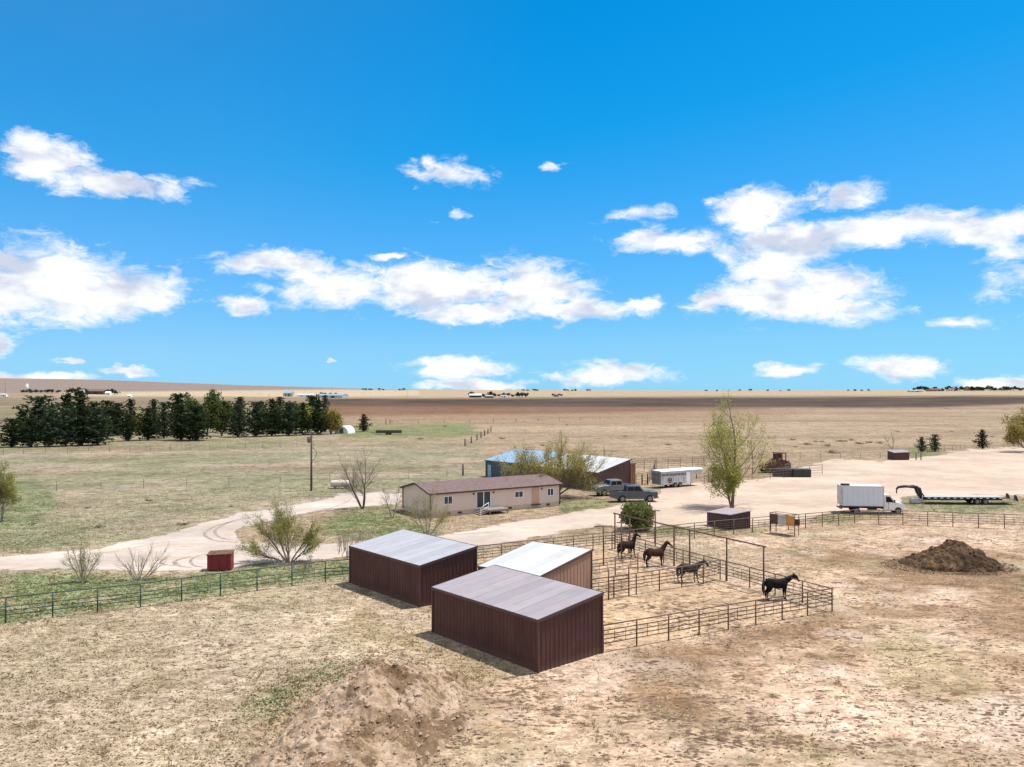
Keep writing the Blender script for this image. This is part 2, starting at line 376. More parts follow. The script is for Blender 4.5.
def paint(x, y):
    """ground cover: colour, (green, bare, spots) at world positions, from patches laid out on the ground"""
    d = np.hypot(x, y); z = Hnp(x, y)
    front = y > 5
    yy = np.where(front, y, 5.0)
    px = 512 + FPX * x / yy; py = HOR - (z - CAMH) * FPX / yy
    py = np.where(front, py, 900)
    nA = fbm(x, y, 14, 4, 1); nB = fbm(x, y, 5, 4, 2); nC = fbm(x, y, 60, 4, 3); nD = fbm(x, y, 2.0, 3, 4)
    wx = (nB - 0.5) * 46 * np.clip(60 / d, 0.05, 1.2) ; wy = (nA - 0.5) * 26 * np.clip(60 / d, 0.04, 1.3)
    qx = px + wx; qy = py + wy
    def c(*a): return np.array(a)[None, :] * np.ones((x.size, 1))
    def mixc(C, c2, f): return C * (1 - f[:, None]) + np.array(c2)[None, :] * f[:, None]
    C = c(0.36, 0.275, 0.185)
    green = np.zeros(x.size); bare = np.zeros(x.size); spot = np.full(x.size, 0.5)
    # left fields, greener and paler
    left = poly_mask(qx, qy, [(-3000, 404), (330, 404), (345, 440), (480, 445), (480, 500), (330, 500), (200, 535), (100, 548), (-3000, 560)], 10)
    C = mixc(C, (0.345, 0.29, 0.21), left); green = np.maximum(green, left * np.clip(nA * 1.7 - 0.6, 0, 0.42))
    mid = poly_mask(px, py + (nC - .5) * 6, [(-3000, 397), (330, 397.5), (338, 404), (345, 428), (110, 430), (-3000, 428)], 4)
    C = mixc(C, (0.22, 0.175, 0.115), mid)
    # streaks through the fields
    st = np.clip(fbm(x / 4.0, y, 16, 4, 9) * 3 - 1.25, 0, 1) * np.clip((d - 100) / 60, 0, 1)
    C = mixc(C, (0.25, 0.18, 0.12), st * 0.75)
    st2 = np.clip(fbm(x / 6.0, y, 40, 3, 19) * 3 - 1.45, 0, 1) * np.clip((d - 200) / 100, 0, 1)
    C = mixc(C, (0.46, 0.36, 0.24), st2 * 0.6)
    # far uplands
    hill = poly_mask(px, py, [(-3000, 370), (420, 380), (420, 391), (330, 391.5), (120, 393), (-3000, 394)], 1.5)
    C = mixc(C, (0.27, 0.215, 0.185), hill)
    pale = poly_mask(px, py, [(60, 392.5), (150, 391.5), (330, 389.5), (420, 390), (420, 396), (330, 397), (60, 396)], 1.2)
    C = mixc(C, (0.52, 0.42, 0.29), pale)
    pale2 = poly_mask(px, py, [(420, 385), (4000, 384), (4000, 395), (700, 395.5), (420, 397.5)], 1.0)
    C = mixc(C, (0.44, 0.35, 0.235), pale2)
    dk = poly_mask(px, py + (nC - 0.5) * 2, [(325, 399), (480, 398.5), (620, 397.5), (800, 397), (1010, 396), (1100, 398), (1040, 403), (930, 407.5), (700, 408), (480, 407), (325, 406)], 1.6)  # cloud shadow across the far fields, painted into the ground colour
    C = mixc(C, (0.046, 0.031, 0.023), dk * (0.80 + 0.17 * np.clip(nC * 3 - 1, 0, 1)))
    rd = poly_mask(px, py + (nC - 0.5) * 3, [(325, 404.5), (480, 405.5), (620, 407), (770, 408.5), (660, 412), (520, 415), (325, 417)], 2.5)
    C = mixc(C, (0.165, 0.078, 0.040), rd * (0.72 + 0.25 * np.clip(nC * 3 - 1, 0, 1)))
    rd2 = poly_mask(px, py, [(330, 414), (520, 413), (820, 408), (760, 420), (520, 424), (330, 424)], 6)
    C = mixc(C, (0.29, 0.19, 0.12), rd2 * 0.6)
    gp = poly_mask(qx, qy, [(335, 425), (470, 424), (482, 434), (440, 439), (340, 437)], 3)
    C = mixc(C, (0.27, 0.26, 0.13), gp * 0.8); green = np.maximum(green, gp * 0.6)
    # foreground
    fg = poly_mask(qx, qy, [(-3000, 560), (360, 560), (600, 545), (1100, 500), (6000, 500), (6000, 4000), (-3000, 4000)], 12)
    C = mixc(C, (0.475, 0.37, 0.27), fg)
    fr = poly_mask(qx, qy, [(440, 690), (600, 660), (840, 606), (760, 575), (700, 532), (800, 528), (1100, 530), (4000, 540), (6000, 4000), (420, 4000)], 22)
    C = mixc(C, (0.575, 0.405, 0.285), fr); bare = np.maximum(bare, fr * 0.8)
    br = np.clip(fbm(x * 0.6, y, 9, 4, 12) * 4.5 - 2.25, 0, 1) * fr
    C = mixc(C, (0.25, 0.155, 0.085), br * 0.95); spot = spot + br * 0.5
    b2 = np.clip(fbm(x * 0.7, y * 1.3, 4.5, 4, 13) * 5 - 2.75, 0, 1) * fr
    C = mixc(C, (0.27, 0.17, 0.095), b2 * 0.8); spot = spot + b2 * 0.4
    p2 = np.clip(fbm(x, y, 6, 4, 14) * 5 - 2.9, 0, 1) * fr
    C = mixc(C, (0.64, 0.49, 0.39), p2 * 0.85)
    e3 = poly_mask(qx, qy, [(840, 560), (1100, 552), (1100, 640), (960, 640), (880, 600)], 20) * np.clip(nB * 3 - 1, 0, 1)
    C = mixc(C, (0.27, 0.165, 0.09), e3 * 0.8)
    gr = np.clip(fbm(x, y, 7, 4, 22) * 3.2 - 1.85, 0, 1) * fr
    C = mixc(C, (0.30, 0.27, 0.15), gr * 0.7)
    brs = poly_mask(qx, qy, [(600, 668), (700, 640), (840, 612), (880, 630), (760, 655), (700, 690), (780, 715), (720, 735), (640, 700)], 14)
    C = mixc(C, (0.25, 0.155, 0.085), brs * np.clip(nB * 3 - .7, 0, 1) * 0.9)
    ye = poly_mask(qx, qy, [(900, 610), (960, 618), (1000, 690), (960, 735), (850, 700), (760, 690), (780, 665), (880, 680)], 16)
    C = mixc(C, (0.34, 0.29, 0.155), ye * np.clip(nB * 4 - 1.5, 0, 1) * .35); green = np.maximum(green, ye * np.clip(nA * 2.5 - .9, 0, 1) * 0.12)
    gl = np.clip(fbm(x, y * 1.3, 8, 4, 32) * 3.0 - 1.5, 0, 1) * (1 - fr) * fg
    C = mixc(C, (0.35, 0.29, 0.18), gl * 0.6); green = np.maximum(green, gl * 0.18)
    dg = poly_mask(qx, qy, [(395, 672), (330, 668), (270, 695), (225, 720), (150, 767), (60, 790), (140, 800), (260, 740), (310, 702)], 14)
    green = np.maximum(green, dg * np.clip(nB * 3.2 - .95, 0.1, 1) * 0.62)
    pa = poly_mask(qx, qy, [(170, 640), (330, 610), (420, 640), (380, 665), (230, 668), (190, 690)], 18)
    C = mixc(C, (0.56, 0.44, 0.32), pa * 0.7); bare = np.maximum(bare, pa * 0.5)
    ol = np.clip(nA * 3 - 1.5, 0, 1) * poly_mask(px, py, [(-400, 615), (300, 600), (400, 640), (380, 767), (-400, 900)], 10)
    green = np.maximum(green, ol * 0.22)
    rim = poly_mask(qx, qy, [(350, 615), (435, 640), (520, 680), (470, 700), (420, 660), (340, 640)], 10)
    C = mixc(C, (0.33, 0.25, 0.13), rim * 0.6)
    # pen floors
    pen = poly_mask(qx, py, [(586, 660), (586, 560), (470, 560), (604, 544), (620, 541), (832, 611), (602, 655)], 4)
    C = mixc(C, (0.51, 0.365, 0.235), pen); green = green * (1 - pen); bare = np.maximum(bare, pen); spot = np.where(pen > 0.5, 0.75, spot)
    # green patches
    for pts, s, a in (([(-900, 600), (-60, 582), (60, 572), (180, 578), (245, 560), (320, 558), (352, 556), (352, 578), (210, 600), (0, 628), (-900, 660)], 7, 0.95),
                      ([(325, 520), (352, 511), (395, 506), (410, 520), (440, 527), (442, 540), (395, 534), (350, 538), (318, 530)], 10, 1.0),
                      ([(565, 500), (585, 497), (612, 502), (600, 512), (575, 516), (555, 514)], 3, 0.7),
                      ([(680, 519), (706, 517), (708, 533), (690, 540), (665, 530)], 3, 1.0),
                      ([(650, 530), (760, 529), (760, 534), (650, 541)], 4, 0.7),
                      ([(893, 500), (930, 497), (1200, 498), (1200, 518), (1010, 512), (960, 516), (905, 510)], 4, 0.8),
                      ([(815, 513), (860, 510), (900, 517), (850, 524), (820, 522)], 4, 0.6),
                      ([(0, 478), (40, 475), (60, 500), (30, 530), (-80, 540), (-80, 480)], 8, 0.8),
                      ([(480, 476), (560, 468), (486, 482), (440, 484)], 4, 0.7),
                      ([(-80, 540), (40, 515), (120, 520), (90, 548), (-80, 560)], 10, 0.6),
                      ([(905, 447), (940, 444), (945, 456), (900, 462)], 2, 0.8)):
        g = poly_mask(qx, qy, pts, s) * np.clip(nD * 1.6 + 0.1, 0.35, 1) * a
        green = np.maximum(green, g)
    GC = (0.125, 0.185, 0.068)
    C = mixc(C, GC, np.clip(green, 0, 1) * 0.82)
    for (mx, my, mr, mc) in MOUNDS:
        f = np.clip(1.25 - np.hypot(x - mx, y - my) / mr, 0, 1) ** 1.2
        C = mixc(C, mc, np.clip(f * 1.6 * (nD + 0.4), 0, 1))
    # roads and yard
    rp = [[(-900, 577), (-100, 559), (0, 556.5), (90, 550), (150, 539), (205, 522), (245, 511), (300, 502), (350, 494), (398, 491), (403, 503), (345, 507), (300, 513), (262, 523), (232, 533), (240, 543), (300, 545), (400, 538), (430, 534), (500, 526), (560, 514), (600, 508), (625, 502), (652, 500), (660, 488), (700, 481),
           (760, 479), (830, 459), (880, 462), (930, 457), (975, 448), (1100, 447), (1500, 450), (1500, 480), (1100, 486), (1024, 494), (905, 497), (890, 512), (835, 512), (812, 519), (700, 530), (660, 526), (655, 531), (600, 527), (520, 541), (440, 549), (345, 553), (290, 560), (215, 568), (150, 571), (0, 570.5), (-100, 575), (-900, 620)]]
    road = poly_mask(qx * 0.6 + px * 0.4, qy * 0.5 + py * 0.5 + (nD - .5) * 5, rp[0], 4.5)
    nR = fbm(x, y, 12, 5, 41)
    road = np.clip(road * (1.0 + 0.0 * nR), 0, 1)
    return C, np.stack([green, bare, np.clip(spot, 0, 1)], 1), road
def ground_mat(name, road=False):
    m = bpy.data.materials.new(name); m.use_nodes = True; t = NT(m.node_tree)
    b = m.node_tree.nodes['Principled BSDF']; out = m.node_tree.nodes['Material Output']
    b.inputs['Roughness'].default_value = 0.95; b.inputs['Specular IOR Level'].default_value = 0.1
    pos = t.new('ShaderNodeNewGeometry').outputs['Position']
    at = t.new('ShaderNodeAttribute', attribute_name='cover'); mk = t.new('ShaderNodeAttribute', attribute_name='mask')
    sp = t.new('ShaderNodeSeparateColor'); t.l.new(mk.outputs['Color'], sp.inputs[0])
    col = at.outputs['Color']
    nL = t.noise(pos, 0.11, 5, 0.6); nM = t.noise(pos, 0.8, 6, 0.65); nF = t.noise(pos, 4.5, 6, 0.7)
    stx = t.vmath('MULTIPLY', pos, (0.55, 1.0, 1.0)); nS = t.noise(stx, 2.2, 5, 0.62, 0.6)
    nX = t.noise(pos, 16.0, 3, 0.6)
    col = t.mix(1.0, col, t.mix(t.ramp(nL, 0.3, 0.7), (0.82, 0.82, 0.82), (1.14, 1.13, 1.12)), 'MULTIPLY')
    col = t.mix(0.35 if road else 1.0, col, t.mix(1.0, col, t.mix(t.ramp(nM, 0.28, 0.72), (0.72, 0.70, 0.67), (1.22, 1.22, 1.22)), 'MULTIPLY'))
    if not road:
        col = t.mix(1.0, col, t.mix(t.ramp(nF, 0.3, 0.7), (0.66, 0.63, 0.60), (1.26, 1.27, 1.28)), 'MULTIPLY')
        # tufts of dry and green grass, clumped at several sizes
        inv = t.math('SUBTRACT', 1.0, t.math('MULTIPLY', sp.outputs[1], 0.88))
        tu = t.math('MULTIPLY', t.ramp(nS, 0.50, 0.58), inv)
        dk = t.mix(sp.outputs[0], (0.60, 0.56, 0.50), (0.36, 0.46, 0.30))
        col = t.mix(t.math('MULTIPLY', tu, 0.75), col, t.mix(1.0, col, dk, 'MULTIPLY'))
        cl = t.noise(pos, 0.32, 6, 0.7, 0.4)
        col = t.mix(t.math('MULTIPLY', t.ramp(cl, 0.51, 0.61), t.math('MULTIPLY', inv, 0.85)), col, t.mix(1.0, col, (0.66, 0.62, 0.54), 'MULTIPLY'))
        col = t.mix(t.math('MULTIPLY', t.ramp(cl, 0.46, 0.36), 0.5), col, t.mix(1.0, col, (1.22, 1.21, 1.20), 'MULTIPLY'))
        # hoof marks and dung
        zone = t.ramp(t.noise(pos, 0.22, 4, 0.6), 0.40, 0.62, 0.25, 1.0)
        pk = t.math('MULTIPLY', t.ramp(nS, 0.535, 0.60), t.ramp(nF, 0.40, 0.52))
        pk = t.math('MULTIPLY', t.math('MULTIPLY', pk, zone), t.math('MULTIPLY', sp.outputs[2], 1.3), clamp=True)
        col = t.mix(pk, col, (0.19, 0.115, 0.066))
        nP = t.noise(stx, 4.0, 4, 0.6)
        p2 = t.math('MULTIPLY', t.ramp(nP, 0.57, 0.64), t.math('MULTIPLY', zone, 0.95))
        col = t.mix(p2, col, t.mix(1.0, col, (0.42, 0.38, 0.33), 'MULTIPLY'))
        nH = t.noise(t.vmath('MULTIPLY', pos, (0.6, 1.0, 1.0)), 1.7, 4, 0.58, 0.3)
        zn2 = t.ramp(t.noise(pos, 0.16, 5, 0.62), 0.44, 0.58, 0.12, 1.0)
        hm = t.math('MULTIPLY', t.ramp(nH, 0.57, 0.595), t.math('MULTIPLY', zn2, t.math('ADD', sp.outputs[1], 0.25), clamp=True))
        col = t.mix(t.math('MULTIPLY', hm, 0.85), col, (0.14, 0.082, 0.045))
        smz = t.math('MULTIPLY', sp.outputs[1], t.ramp(t.noise(pos, 0.13, 4, 0.6), 0.54, 0.62))
        col = t.mix(t.math('MULTIPLY', smz, 0.45), col, (0.56, 0.44, 0.35))
        hl = t.ramp(t.noise(pos, 1.7, 5, 0.6), 0.56, 0.68)
        col = t.mix(t.math('MULTIPLY', hl, 0.5), col, t.mix(1.0, col, (1.25, 1.24, 1.23), 'MULTIPLY'))
    else:
        col = t.mix(1.0, col, t.mix(t.ramp(nF, 0.3, 0.7), (0.94, 0.93, 0.92), (1.05, 1.05, 1.05)), 'MULTIPLY')
        sw = t.noise(t.vmath('MULTIPLY', pos, (0.16, 0.75, 1.0)), 0.45, 5, 0.6, 1.4)
        tr = t.math('MULTIPLY', t.ramp(t.math('ABSOLUTE', t.math('SUBTRACT', sw, 0.5)), 0.0, 0.014, 1.0, 0.0), t.ramp(nM, 0.42, 0.58))
        col = t.mix(t.math('MULTIPLY', tr, 0.75), col, (0.24, 0.18, 0.13))
        col = t.mix(t.math('MULTIPLY', t.ramp(sw, 0.54, 0.64), 0.55), col, (0.42, 0.31, 0.20))
        pk = t.math('MULTIPLY', t.ramp(nS, 0.62, 0.70), t.ramp(nF, 0.5, 0.65))
        col = t.mix(t.math('MULTIPLY', pk, 0.5), col, (0.27, 0.19, 0.13))
    t.l.new(col, b.inputs['Base Color'])
    h = t.math('ADD', t.math('MULTIPLY', nS, 0.7), t.math('ADD', t.math('MULTIPLY', nF, 0.35), t.math('MULTIPLY', nM, 0.5)))
    bp = t.new('ShaderNodeBump'); bp.inputs['Strength'].default_value = 0.3 if road else 0.75; bp.inputs['Distance'].default_value = 0.06 if road else 0.2
    t.l.new(h, bp.inputs['Height']); t.l.new(bp.outputs[0], b.inputs['Normal'])
    if road:
        ra = t.new('ShaderNodeAttribute', attribute_name='edge').outputs['Fac']
        a = t.ramp(t.math('ADD', ra, t.math('MULTIPLY', t.math('SUBTRACT', t.noise(pos, 1.1, 6, 0.65), 0.5), 0.9)), 0.35, 0.62)
        trn = t.new('ShaderNodeBsdfTransparent'); mx = t.new('ShaderNodeMixShader')
        t.l.new(a, mx.inputs[0]); t.l.new(trn.outputs[0], mx.inputs[1]); t.l.new(b.outputs[0], mx.inputs[2]); t.l.new(mx.outputs[0], out.inputs[0])
    return m
M['ground'] = ground_mat('prairie_ground'); M['road'] = ground_mat('bare_dirt', True)
def grid_mesh(name, X, Y, Z, keep=None):
    nr, nc = X.shape
    me = bpy.data.meshes.new(name)
    co = np.stack([X.ravel(), Y.ravel(), Z.ravel()], 1)
    i = np.arange(nr - 1)[:, None] * nc + np.arange(nc - 1)[None, :]
    q = np.stack([i, i + 1, i + nc + 1, i + nc], -1).reshape(-1, 4)
    if keep is not None:
        kf = keep.ravel()[q].max(1) > 0; q = q[kf]
        used = np.unique(q); remap = np.full(co.shape[0], -1); remap[used] = np.arange(used.size); q = remap[q]; co = co[used]
    else: used = np.arange(co.shape[0])
    me.vertices.add(len(co)); me.vertices.foreach_set('co', co.ravel())
    me.loops.add(q.size); me.loops.foreach_set('vertex_index', q.ravel().astype(np.int32))
    me.polygons.add(len(q)); me.polygons.foreach_set('loop_start', np.arange(0, q.size, 4, dtype=np.int32))
    me.polygons.foreach_set('loop_total', np.full(len(q), 4, dtype=np.int32)); me.polygons.foreach_set('use_smooth', np.ones(len(q), bool))
    me.update(calc_edges=True); me.validate()
    return me, used
def setcol(me, name, C):
    a = me.attributes.new(name, 'FLOAT_COLOR', 'POINT'); a.data.foreach_set('color', np.concatenate([C, np.ones((len(C), 1))], 1).astype(np.float32).ravel())

MAN = G(945, 569); MAN_C = (MAN.x + 0.95, MAN.y + 1.2)
MOUNDS.append((-5.9, 36.5, 6.2, (0.36, 0.25, 0.155)))
MOUNDS.append((MAN_C[0], MAN_C[1], 5.6, (0.17, 0.105, 0.06)))
def build_ground():
    rr = [1.5]
    while rr[-1] < 16000: rr.append(rr[-1] * (1.0075 if 24 < rr[-1] < 420 else (1.015 if 420 <= rr[-1] < 3000 else 1.06)))
    rr = np.array(rr)
    az = np.concatenate([np.linspace(-180, -46, 40)[:-1], np.linspace(-46, 46, 700), np.linspace(46, 180, 40)[1:]])
    A = np.radians(az)
    X = rr[:, None] * np.sin(A)[None, :]; Y = rr[:, None] * np.cos(A)[None, :]
    Z = Hnp(X, Y)
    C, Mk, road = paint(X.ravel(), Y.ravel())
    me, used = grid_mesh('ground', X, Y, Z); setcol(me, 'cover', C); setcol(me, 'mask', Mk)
    me.materials.append(M['ground']); o = bpy.data.objects.new('ground', me); COL.objects.link(o)
    tag(o, 'dry prairie ground with patchy grass and bare sand', kind='structure')
    rk = road.reshape(X.shape).copy(); rk[rk < 0.02] = 0
    me, used = grid_mesh('dirt_road', X, Y, Z + 0.02, rk)
    RC = np.tile(np.array([[0.485, 0.405, 0.345]]), (len(used), 1)); xs = X.ravel()[used]; ys = Y.ravel()[used]
    n1 = fbm(xs, ys, 20, 4, 51)[:, None]; RC = RC * (0.9 + 0.2 * n1)
    lf = np.clip((xs + 5) / 20, 0, 1)[:, None]; RC = RC * (1 - lf) + lf * np.array([[0.49, 0.375, 0.29]]) * (0.9 + 0.2 * n1)
    setcol(me, 'cover', RC); setcol(me, 'mask', np.zeros((len(used), 3)))
    e = me.attributes.new('edge', 'FLOAT', 'POINT'); e.data.foreach_set('value', road[used].astype(np.float32))
    me.materials.append(M['road']); o = bpy.data.objects.new('dirt_road', me); COL.objects.link(o)
    tag(o, 'pale dirt driveway and yard winding past the house', kind='structure')
build_ground()

# dark tyre tracks curving on the driveway
def tyre_tracks():
    m = mat('damp_dirt', (0.21, 0.16, 0.125), 0.95, 0, 0.3, 2.2, col2=(0.42, 0.34, 0.28))
    mb = MB()
    def strip(pts, w):
        P = [G(*p) for p in pts]; Q = []
        for i in range(len(P) - 1):
            for k in range(5):
                a = k / 5; p0 = P[max(i - 1, 0)]; p1 = P[i]; p2 = P[i + 1]; p3 = P[min(i + 2, len(P) - 1)]
                Q.append(0.5 * ((2 * p1) + (p2 - p0) * a + (2 * p0 - 5 * p1 + 4 * p2 - p3) * a * a + (3 * p1 - p0 - 3 * p2 + p3) * a ** 3))
        Q.append(P[-1]); vs = []; fs = []
        for i, p in enumerate(Q):
            d = (Q[min(i + 1, len(Q) - 1)] - Q[max(i - 1, 0)]).normalized(); nn = Vector((-d.y, d.x, 0))
            ww = w * math.sin(math.pi * (i + 0.4) / (len(Q) + 0.3)) ** 0.5 * random.uniform(0.8, 1.15) + 0.01
            vs += [p + nn * ww / 2 + Vector((0, 0, 0.028)), p - nn * ww / 2 + Vector((0, 0, 0.028))]
        for i in range(len(Q) - 1): fs.append((2 * i, 2 * i + 1, 2 * i + 3, 2 * i + 2))
        mb.add(vs, fs)
    random.seed(4)
    strip([(248, 519), (222, 524), (207, 531), (206, 536), (218, 541), (245, 542)], 0.34)
    strip([(252, 517), (233, 521), (218, 528), (216, 534), (226, 539), (252, 541)], 0.32)
    strip([(212, 553), (198, 556), (191, 561), (196, 566), (208, 567)], 0.24)
    strip([(192, 556), (181, 559), (175, 562), (180, 566), (192, 567.5)], 0.34)
    strip([(168, 558), (162, 561), (164, 564), (176, 566)], 0.24)
    strip([(70, 556), (110, 552), (160, 543), (200, 540)], 0.12)
    strip([(300, 515), (330, 508), (345, 503), (352, 498)], 0.16)
    strip([(450, 535), (480, 533), (500, 531)], 0.16)
    o = mb.build('tyre_tracks', m, fix=False); tag(o, 'dark curving tyre tracks on the pale driveway', kind='structure')
tyre_tracks()

# ------------------------------------------------------------------ mounds
def mound(name, label, cat, cx, cy, rx, ry, h, rz, m, seed, res=110, sharp=1.0, rough=0.16, lumps=0.0):
    xs = np.linspace(-1.25, 1.25, res); U, V = np.meshgrid(xs, xs)
    X = U * rx; Y = V * ry
    wu = (fbm(X, Y, rx * 0.7, 3, seed + 5) - 0.5) * 0.7; wv = (fbm(X, Y, ry * 0.7, 3, seed + 6) - 0.5) * 0.7
    r = np.hypot(U + wu, V + wv)
    base = np.clip(1 - r, 0, 1) ** sharp
    base = base * (0.75 + 0.5 * fbm(X, Y, max(rx, ry) * 0.5, 3, seed))
    det = (fbm(X, Y, 1.3, 5, seed + 1) - 0.5) * rough * 3 + (fbm(X, Y, 0.45, 3, seed + 3) - 0.5) * rough * 1.2
    Z = h * base + det * np.clip(base * 4, 0, 1) + (np.abs(fbm(X, Y, 0.6, 2, seed + 2) - 0.5)) * lumps * np.clip(base * 3, 0, 1)
    Z = Z - 0.06 - 0.25 * np.clip((r - 0.95) * 3, 0, 1)
    me, _ = grid_mesh(name, X, Y, Z)
    me.materials.append(m); o = bpy.data.objects.new(name, me); COL.objects.link(o)
    o.location = (cx, cy, 0); o.rotation_euler = (0, 0, rz)
    return tag(o, label, cat)
def soil(name, c1, c2, c3):
    m = bpy.data.materials.new(name); m.use_nodes = True; t = NT(m.node_tree); b = m.node_tree.nodes['Principled BSDF']
    b.inputs['Roughness'].default_value = 0.95; b.inputs['Specular IOR Level'].default_value = 0.1
    pos = t.new('ShaderNodeTexCoord').outputs['Object']
    n = t.noise(pos, 0.45, 6, 0.65); n2 = t.noise(pos, 3.5, 6, 0.7); n3 = t.noise(pos, 1.2, 5, 0.6, 0.8)
    c = t.mix(t.ramp(n, 0.40, 0.60), c1, c2); c = t.mix(t.math('MULTIPLY', t.math('MAXIMUM', t.ramp(n3, 0.52, 0.60), t.ramp(n, 0.53, 0.60)), 0.85), c, c3)
    c = t.mix(1.0, c, t.mix(t.ramp(n2, 0.3, 0.7), (0.68, 0.66, 0.64), (1.22, 1.22, 1.22)), 'MULTIPLY')
    t.l.new(c, b.inputs['Base Color'])
    bp = t.new('ShaderNodeBump'); bp.inputs['Strength'].default_value = 0.9; bp.inputs['Distance'].default_value = 0.12
    t.l.new(t.math('ADD', n2, n3), bp.inputs['Height']); t.l.new(bp.outputs[0], b.inputs['Normal'])
    return m
M['sand_mound'] = soil('sandy_mound_soil', (0.47, 0.345, 0.245), (0.35, 0.24, 0.15), (0.17, 0.105, 0.06))
M['manure'] = soil('manure_soil', (0.17, 0.105, 0.06), (0.10, 0.062, 0.036), (0.055, 0.035, 0.022))
mound('dirt_mound', 'large bare sandy dirt mound in the grass at the bottom of the view', 'dirt mound', -6.1, 35.0, 3.6, 9.0, 1.8, R(-8), M['sand_mound'], 11, 280, 0.8, 0.32, 0.6)
mound('manure_pile', 'dark brown manure pile on the sand beyond the pens', 'manure pile', MAN_C[0], MAN_C[1], 4.3, 2.7, 2.15, R(-4), M['manure'], 23, 160, 0.75, 0.24, 0.6)

# ------------------------------------------------------------------ ribbed steel sheds
def ribbed(p0, p1, h0, h1, z0=0.0, pitch=0.305, depth=0.03, out=None):
    """ribbed sheet wall from p0 to p1; `out` is the outward normal"""
    p0 = Vector(p0); p1 = Vector(p1); L = (p1 - p0).length; d = (p1 - p0) / L
    mb = MB(); n = int(L / pitch); pitch = L / n; xs = []
    for i in range(n):
        b = i * pitch; xs += [(b, 0), (b + pitch * .62, 0), (b + pitch * .72, depth), (b + pitch * .9, depth)]
    xs.append((L, 0)); vs = []
    for s, o in xs:
        q = p0 + d * s + out * o; hh = h0 + (h1 - h0) * s / L
        vs += [Vector((q.x, q.y, z0)), Vector((q.x, q.y, hh))]
    k = len(xs)
    for s in (0, L):
        q = p0 + d * s - out * 0.05; hh = h0 + (h1 - h0) * s / L
        vs += [Vector((q.x, q.y, z0)), Vector((q.x, q.y, hh))]
    fs = [(2 * i, 2 * i + 2, 2 * i + 3, 2 * i + 1) for i in range(k - 1)]
    fs.append((2 * k, 2 * k + 1, 2 * k + 3, 2 * k + 2))
    mb.add(vs, fs); return mb
def shed(name, label, P, ang, L, Wd, hl, hh, mw, mr, mt, group=None, cat='shed', z=0, open_high=True, over=0.07, rpitch=0.9, pitch=0.305, door=False, ribh=.02):
    """P: front corner; long low wall runs along ang for L; roof rises across Wd (ang-90)"""
    t = thing(name, label, cat, (P[0], P[1], z), ang, group)
    X = Vector((1, 0, 0)); Y = Vector((0, 1, 0))
    c = [Vector((0, 0, 0)), Vector((L, 0, 0)), Vector((L, -Wd, 0)), Vector((0, -Wd, 0))]
    ribbed(c[0], c[1], hl, hl, pitch=pitch, out=Y).build('wall', mw, t, fix=False)
    ribbed(c[0] - 0 * X, c[3], hl, hh, pitch=pitch, out=-X).build('wall', mw, t, fix=False)
    ribbed(c[1], c[2], hl, hh, pitch=pitch, out=X).build('wall', mw, t, fix=False)
    if not open_high: ribbed(c[3], c[2], hh, hh, pitch=pitch, out=-Y).build('wall', mw, t, fix=False)
    else:
        pm = MB()
        for k in range(4): pm.box((L * k / 3 + (0.08 if k == 0 else -0.08 if k == 3 else 0), -Wd + 0.08, hh / 2), (0.13, 0.13, hh))
        pm.box((L / 2, -Wd + 0.08, hh - 0.15), (L - 0.05, 0.10, 0.25)); pm.build('post_frame', M['darkwood'], t)
    # roof slab with ribs
    sl = (hh - hl) / Wd; rb = MB(); o = over
    def rp(x, w, dz=0): return Vector((x, -w, hl + 0.05 + sl * w + dz))
    rb.hexa([rp(-o, -o), rp(L + o, -o), rp(L + o, Wd + o), rp(-o, Wd + o)], [rp(-o, -o, .05), rp(L + o, -o, .05), rp(L + o, Wd + o, .05), rp(-o, Wd + o, .05)])
    n = max(2, int(L / rpitch))
    for k in range(n + 1):
        x = -o + 0.03 + (L + 2 * o - 0.06) * k / n
        rb.hexa([rp(x - .025, -o + .01, .05), rp(x + .025, -o + .01, .05), rp(x + .025, Wd + o - .01, .05), rp(x - .025, Wd + o - .01, .05)],
                [rp(x - .015, -o + .01, .05 + ribh), rp(x + .015, -o + .01, .05 + ribh), rp(x + .015, Wd + o - .01, .05 + ribh), rp(x - .015, Wd + o - .01, .05 + ribh)])
    rb.build('roof', mr, t)
    tr = MB()
    for (x0, w0, x1, w1) in ((-o - .012, -o, -o - .012, Wd + o), (L + o + .012, -o, L + o + .012, Wd + o)):
        tr.hexa([rp(x0 - .012, w0, -.10), rp(x0 + .012, w0, -.10), rp(x1 + .012, w1, -.10), rp(x1 - .012, w1, -.10)],
                [rp(x0 - .012, w0, .075), rp(x0 + .012, w0, .075), rp(x1 + .012, w1, .075), rp(x1 - .012, w1, .075)])
    a = rp(0, -o - .012); tr.box((L / 2, a.y, a.z - .02), (L + 2 * o + .05, .022, .16))
    a = rp(0, Wd + o + .012); tr.box((L / 2, a.y, a.z - .01), (L + 2 * o + .05, .022, .17))
    for (x, y, h) in ((-.035, .035, hl), (L + .035, .035, hl), (-.035, -Wd - .02, hh - 0.02), (L + .035, -Wd - .02, hh - .02)): tr.box((x, y, h / 2), (.09, .09, h - .02))
    tr.build('trim', mt, t)
    return t
A131 = R(131.1)
shed('steel_shed', 'nearest brown ribbed steel shed with mauve roof and closed back', (1.34, 41.87), A131, 9.13, 4.72, 2.62, 3.22, M['wall_brown'], M['roof_mauve'], M['wall_trim'], 'brown steel horse sheds')
shed('steel_shed', 'brown ribbed steel shed with pale striped roof, leftmost of the three horse sheds', (-6.09, 54.47), A131, 9.08, 4.72, 2.68, 3.35, M['wall_brown'], M['roof_grey'], M['wall_trim'], 'brown steel horse sheds')
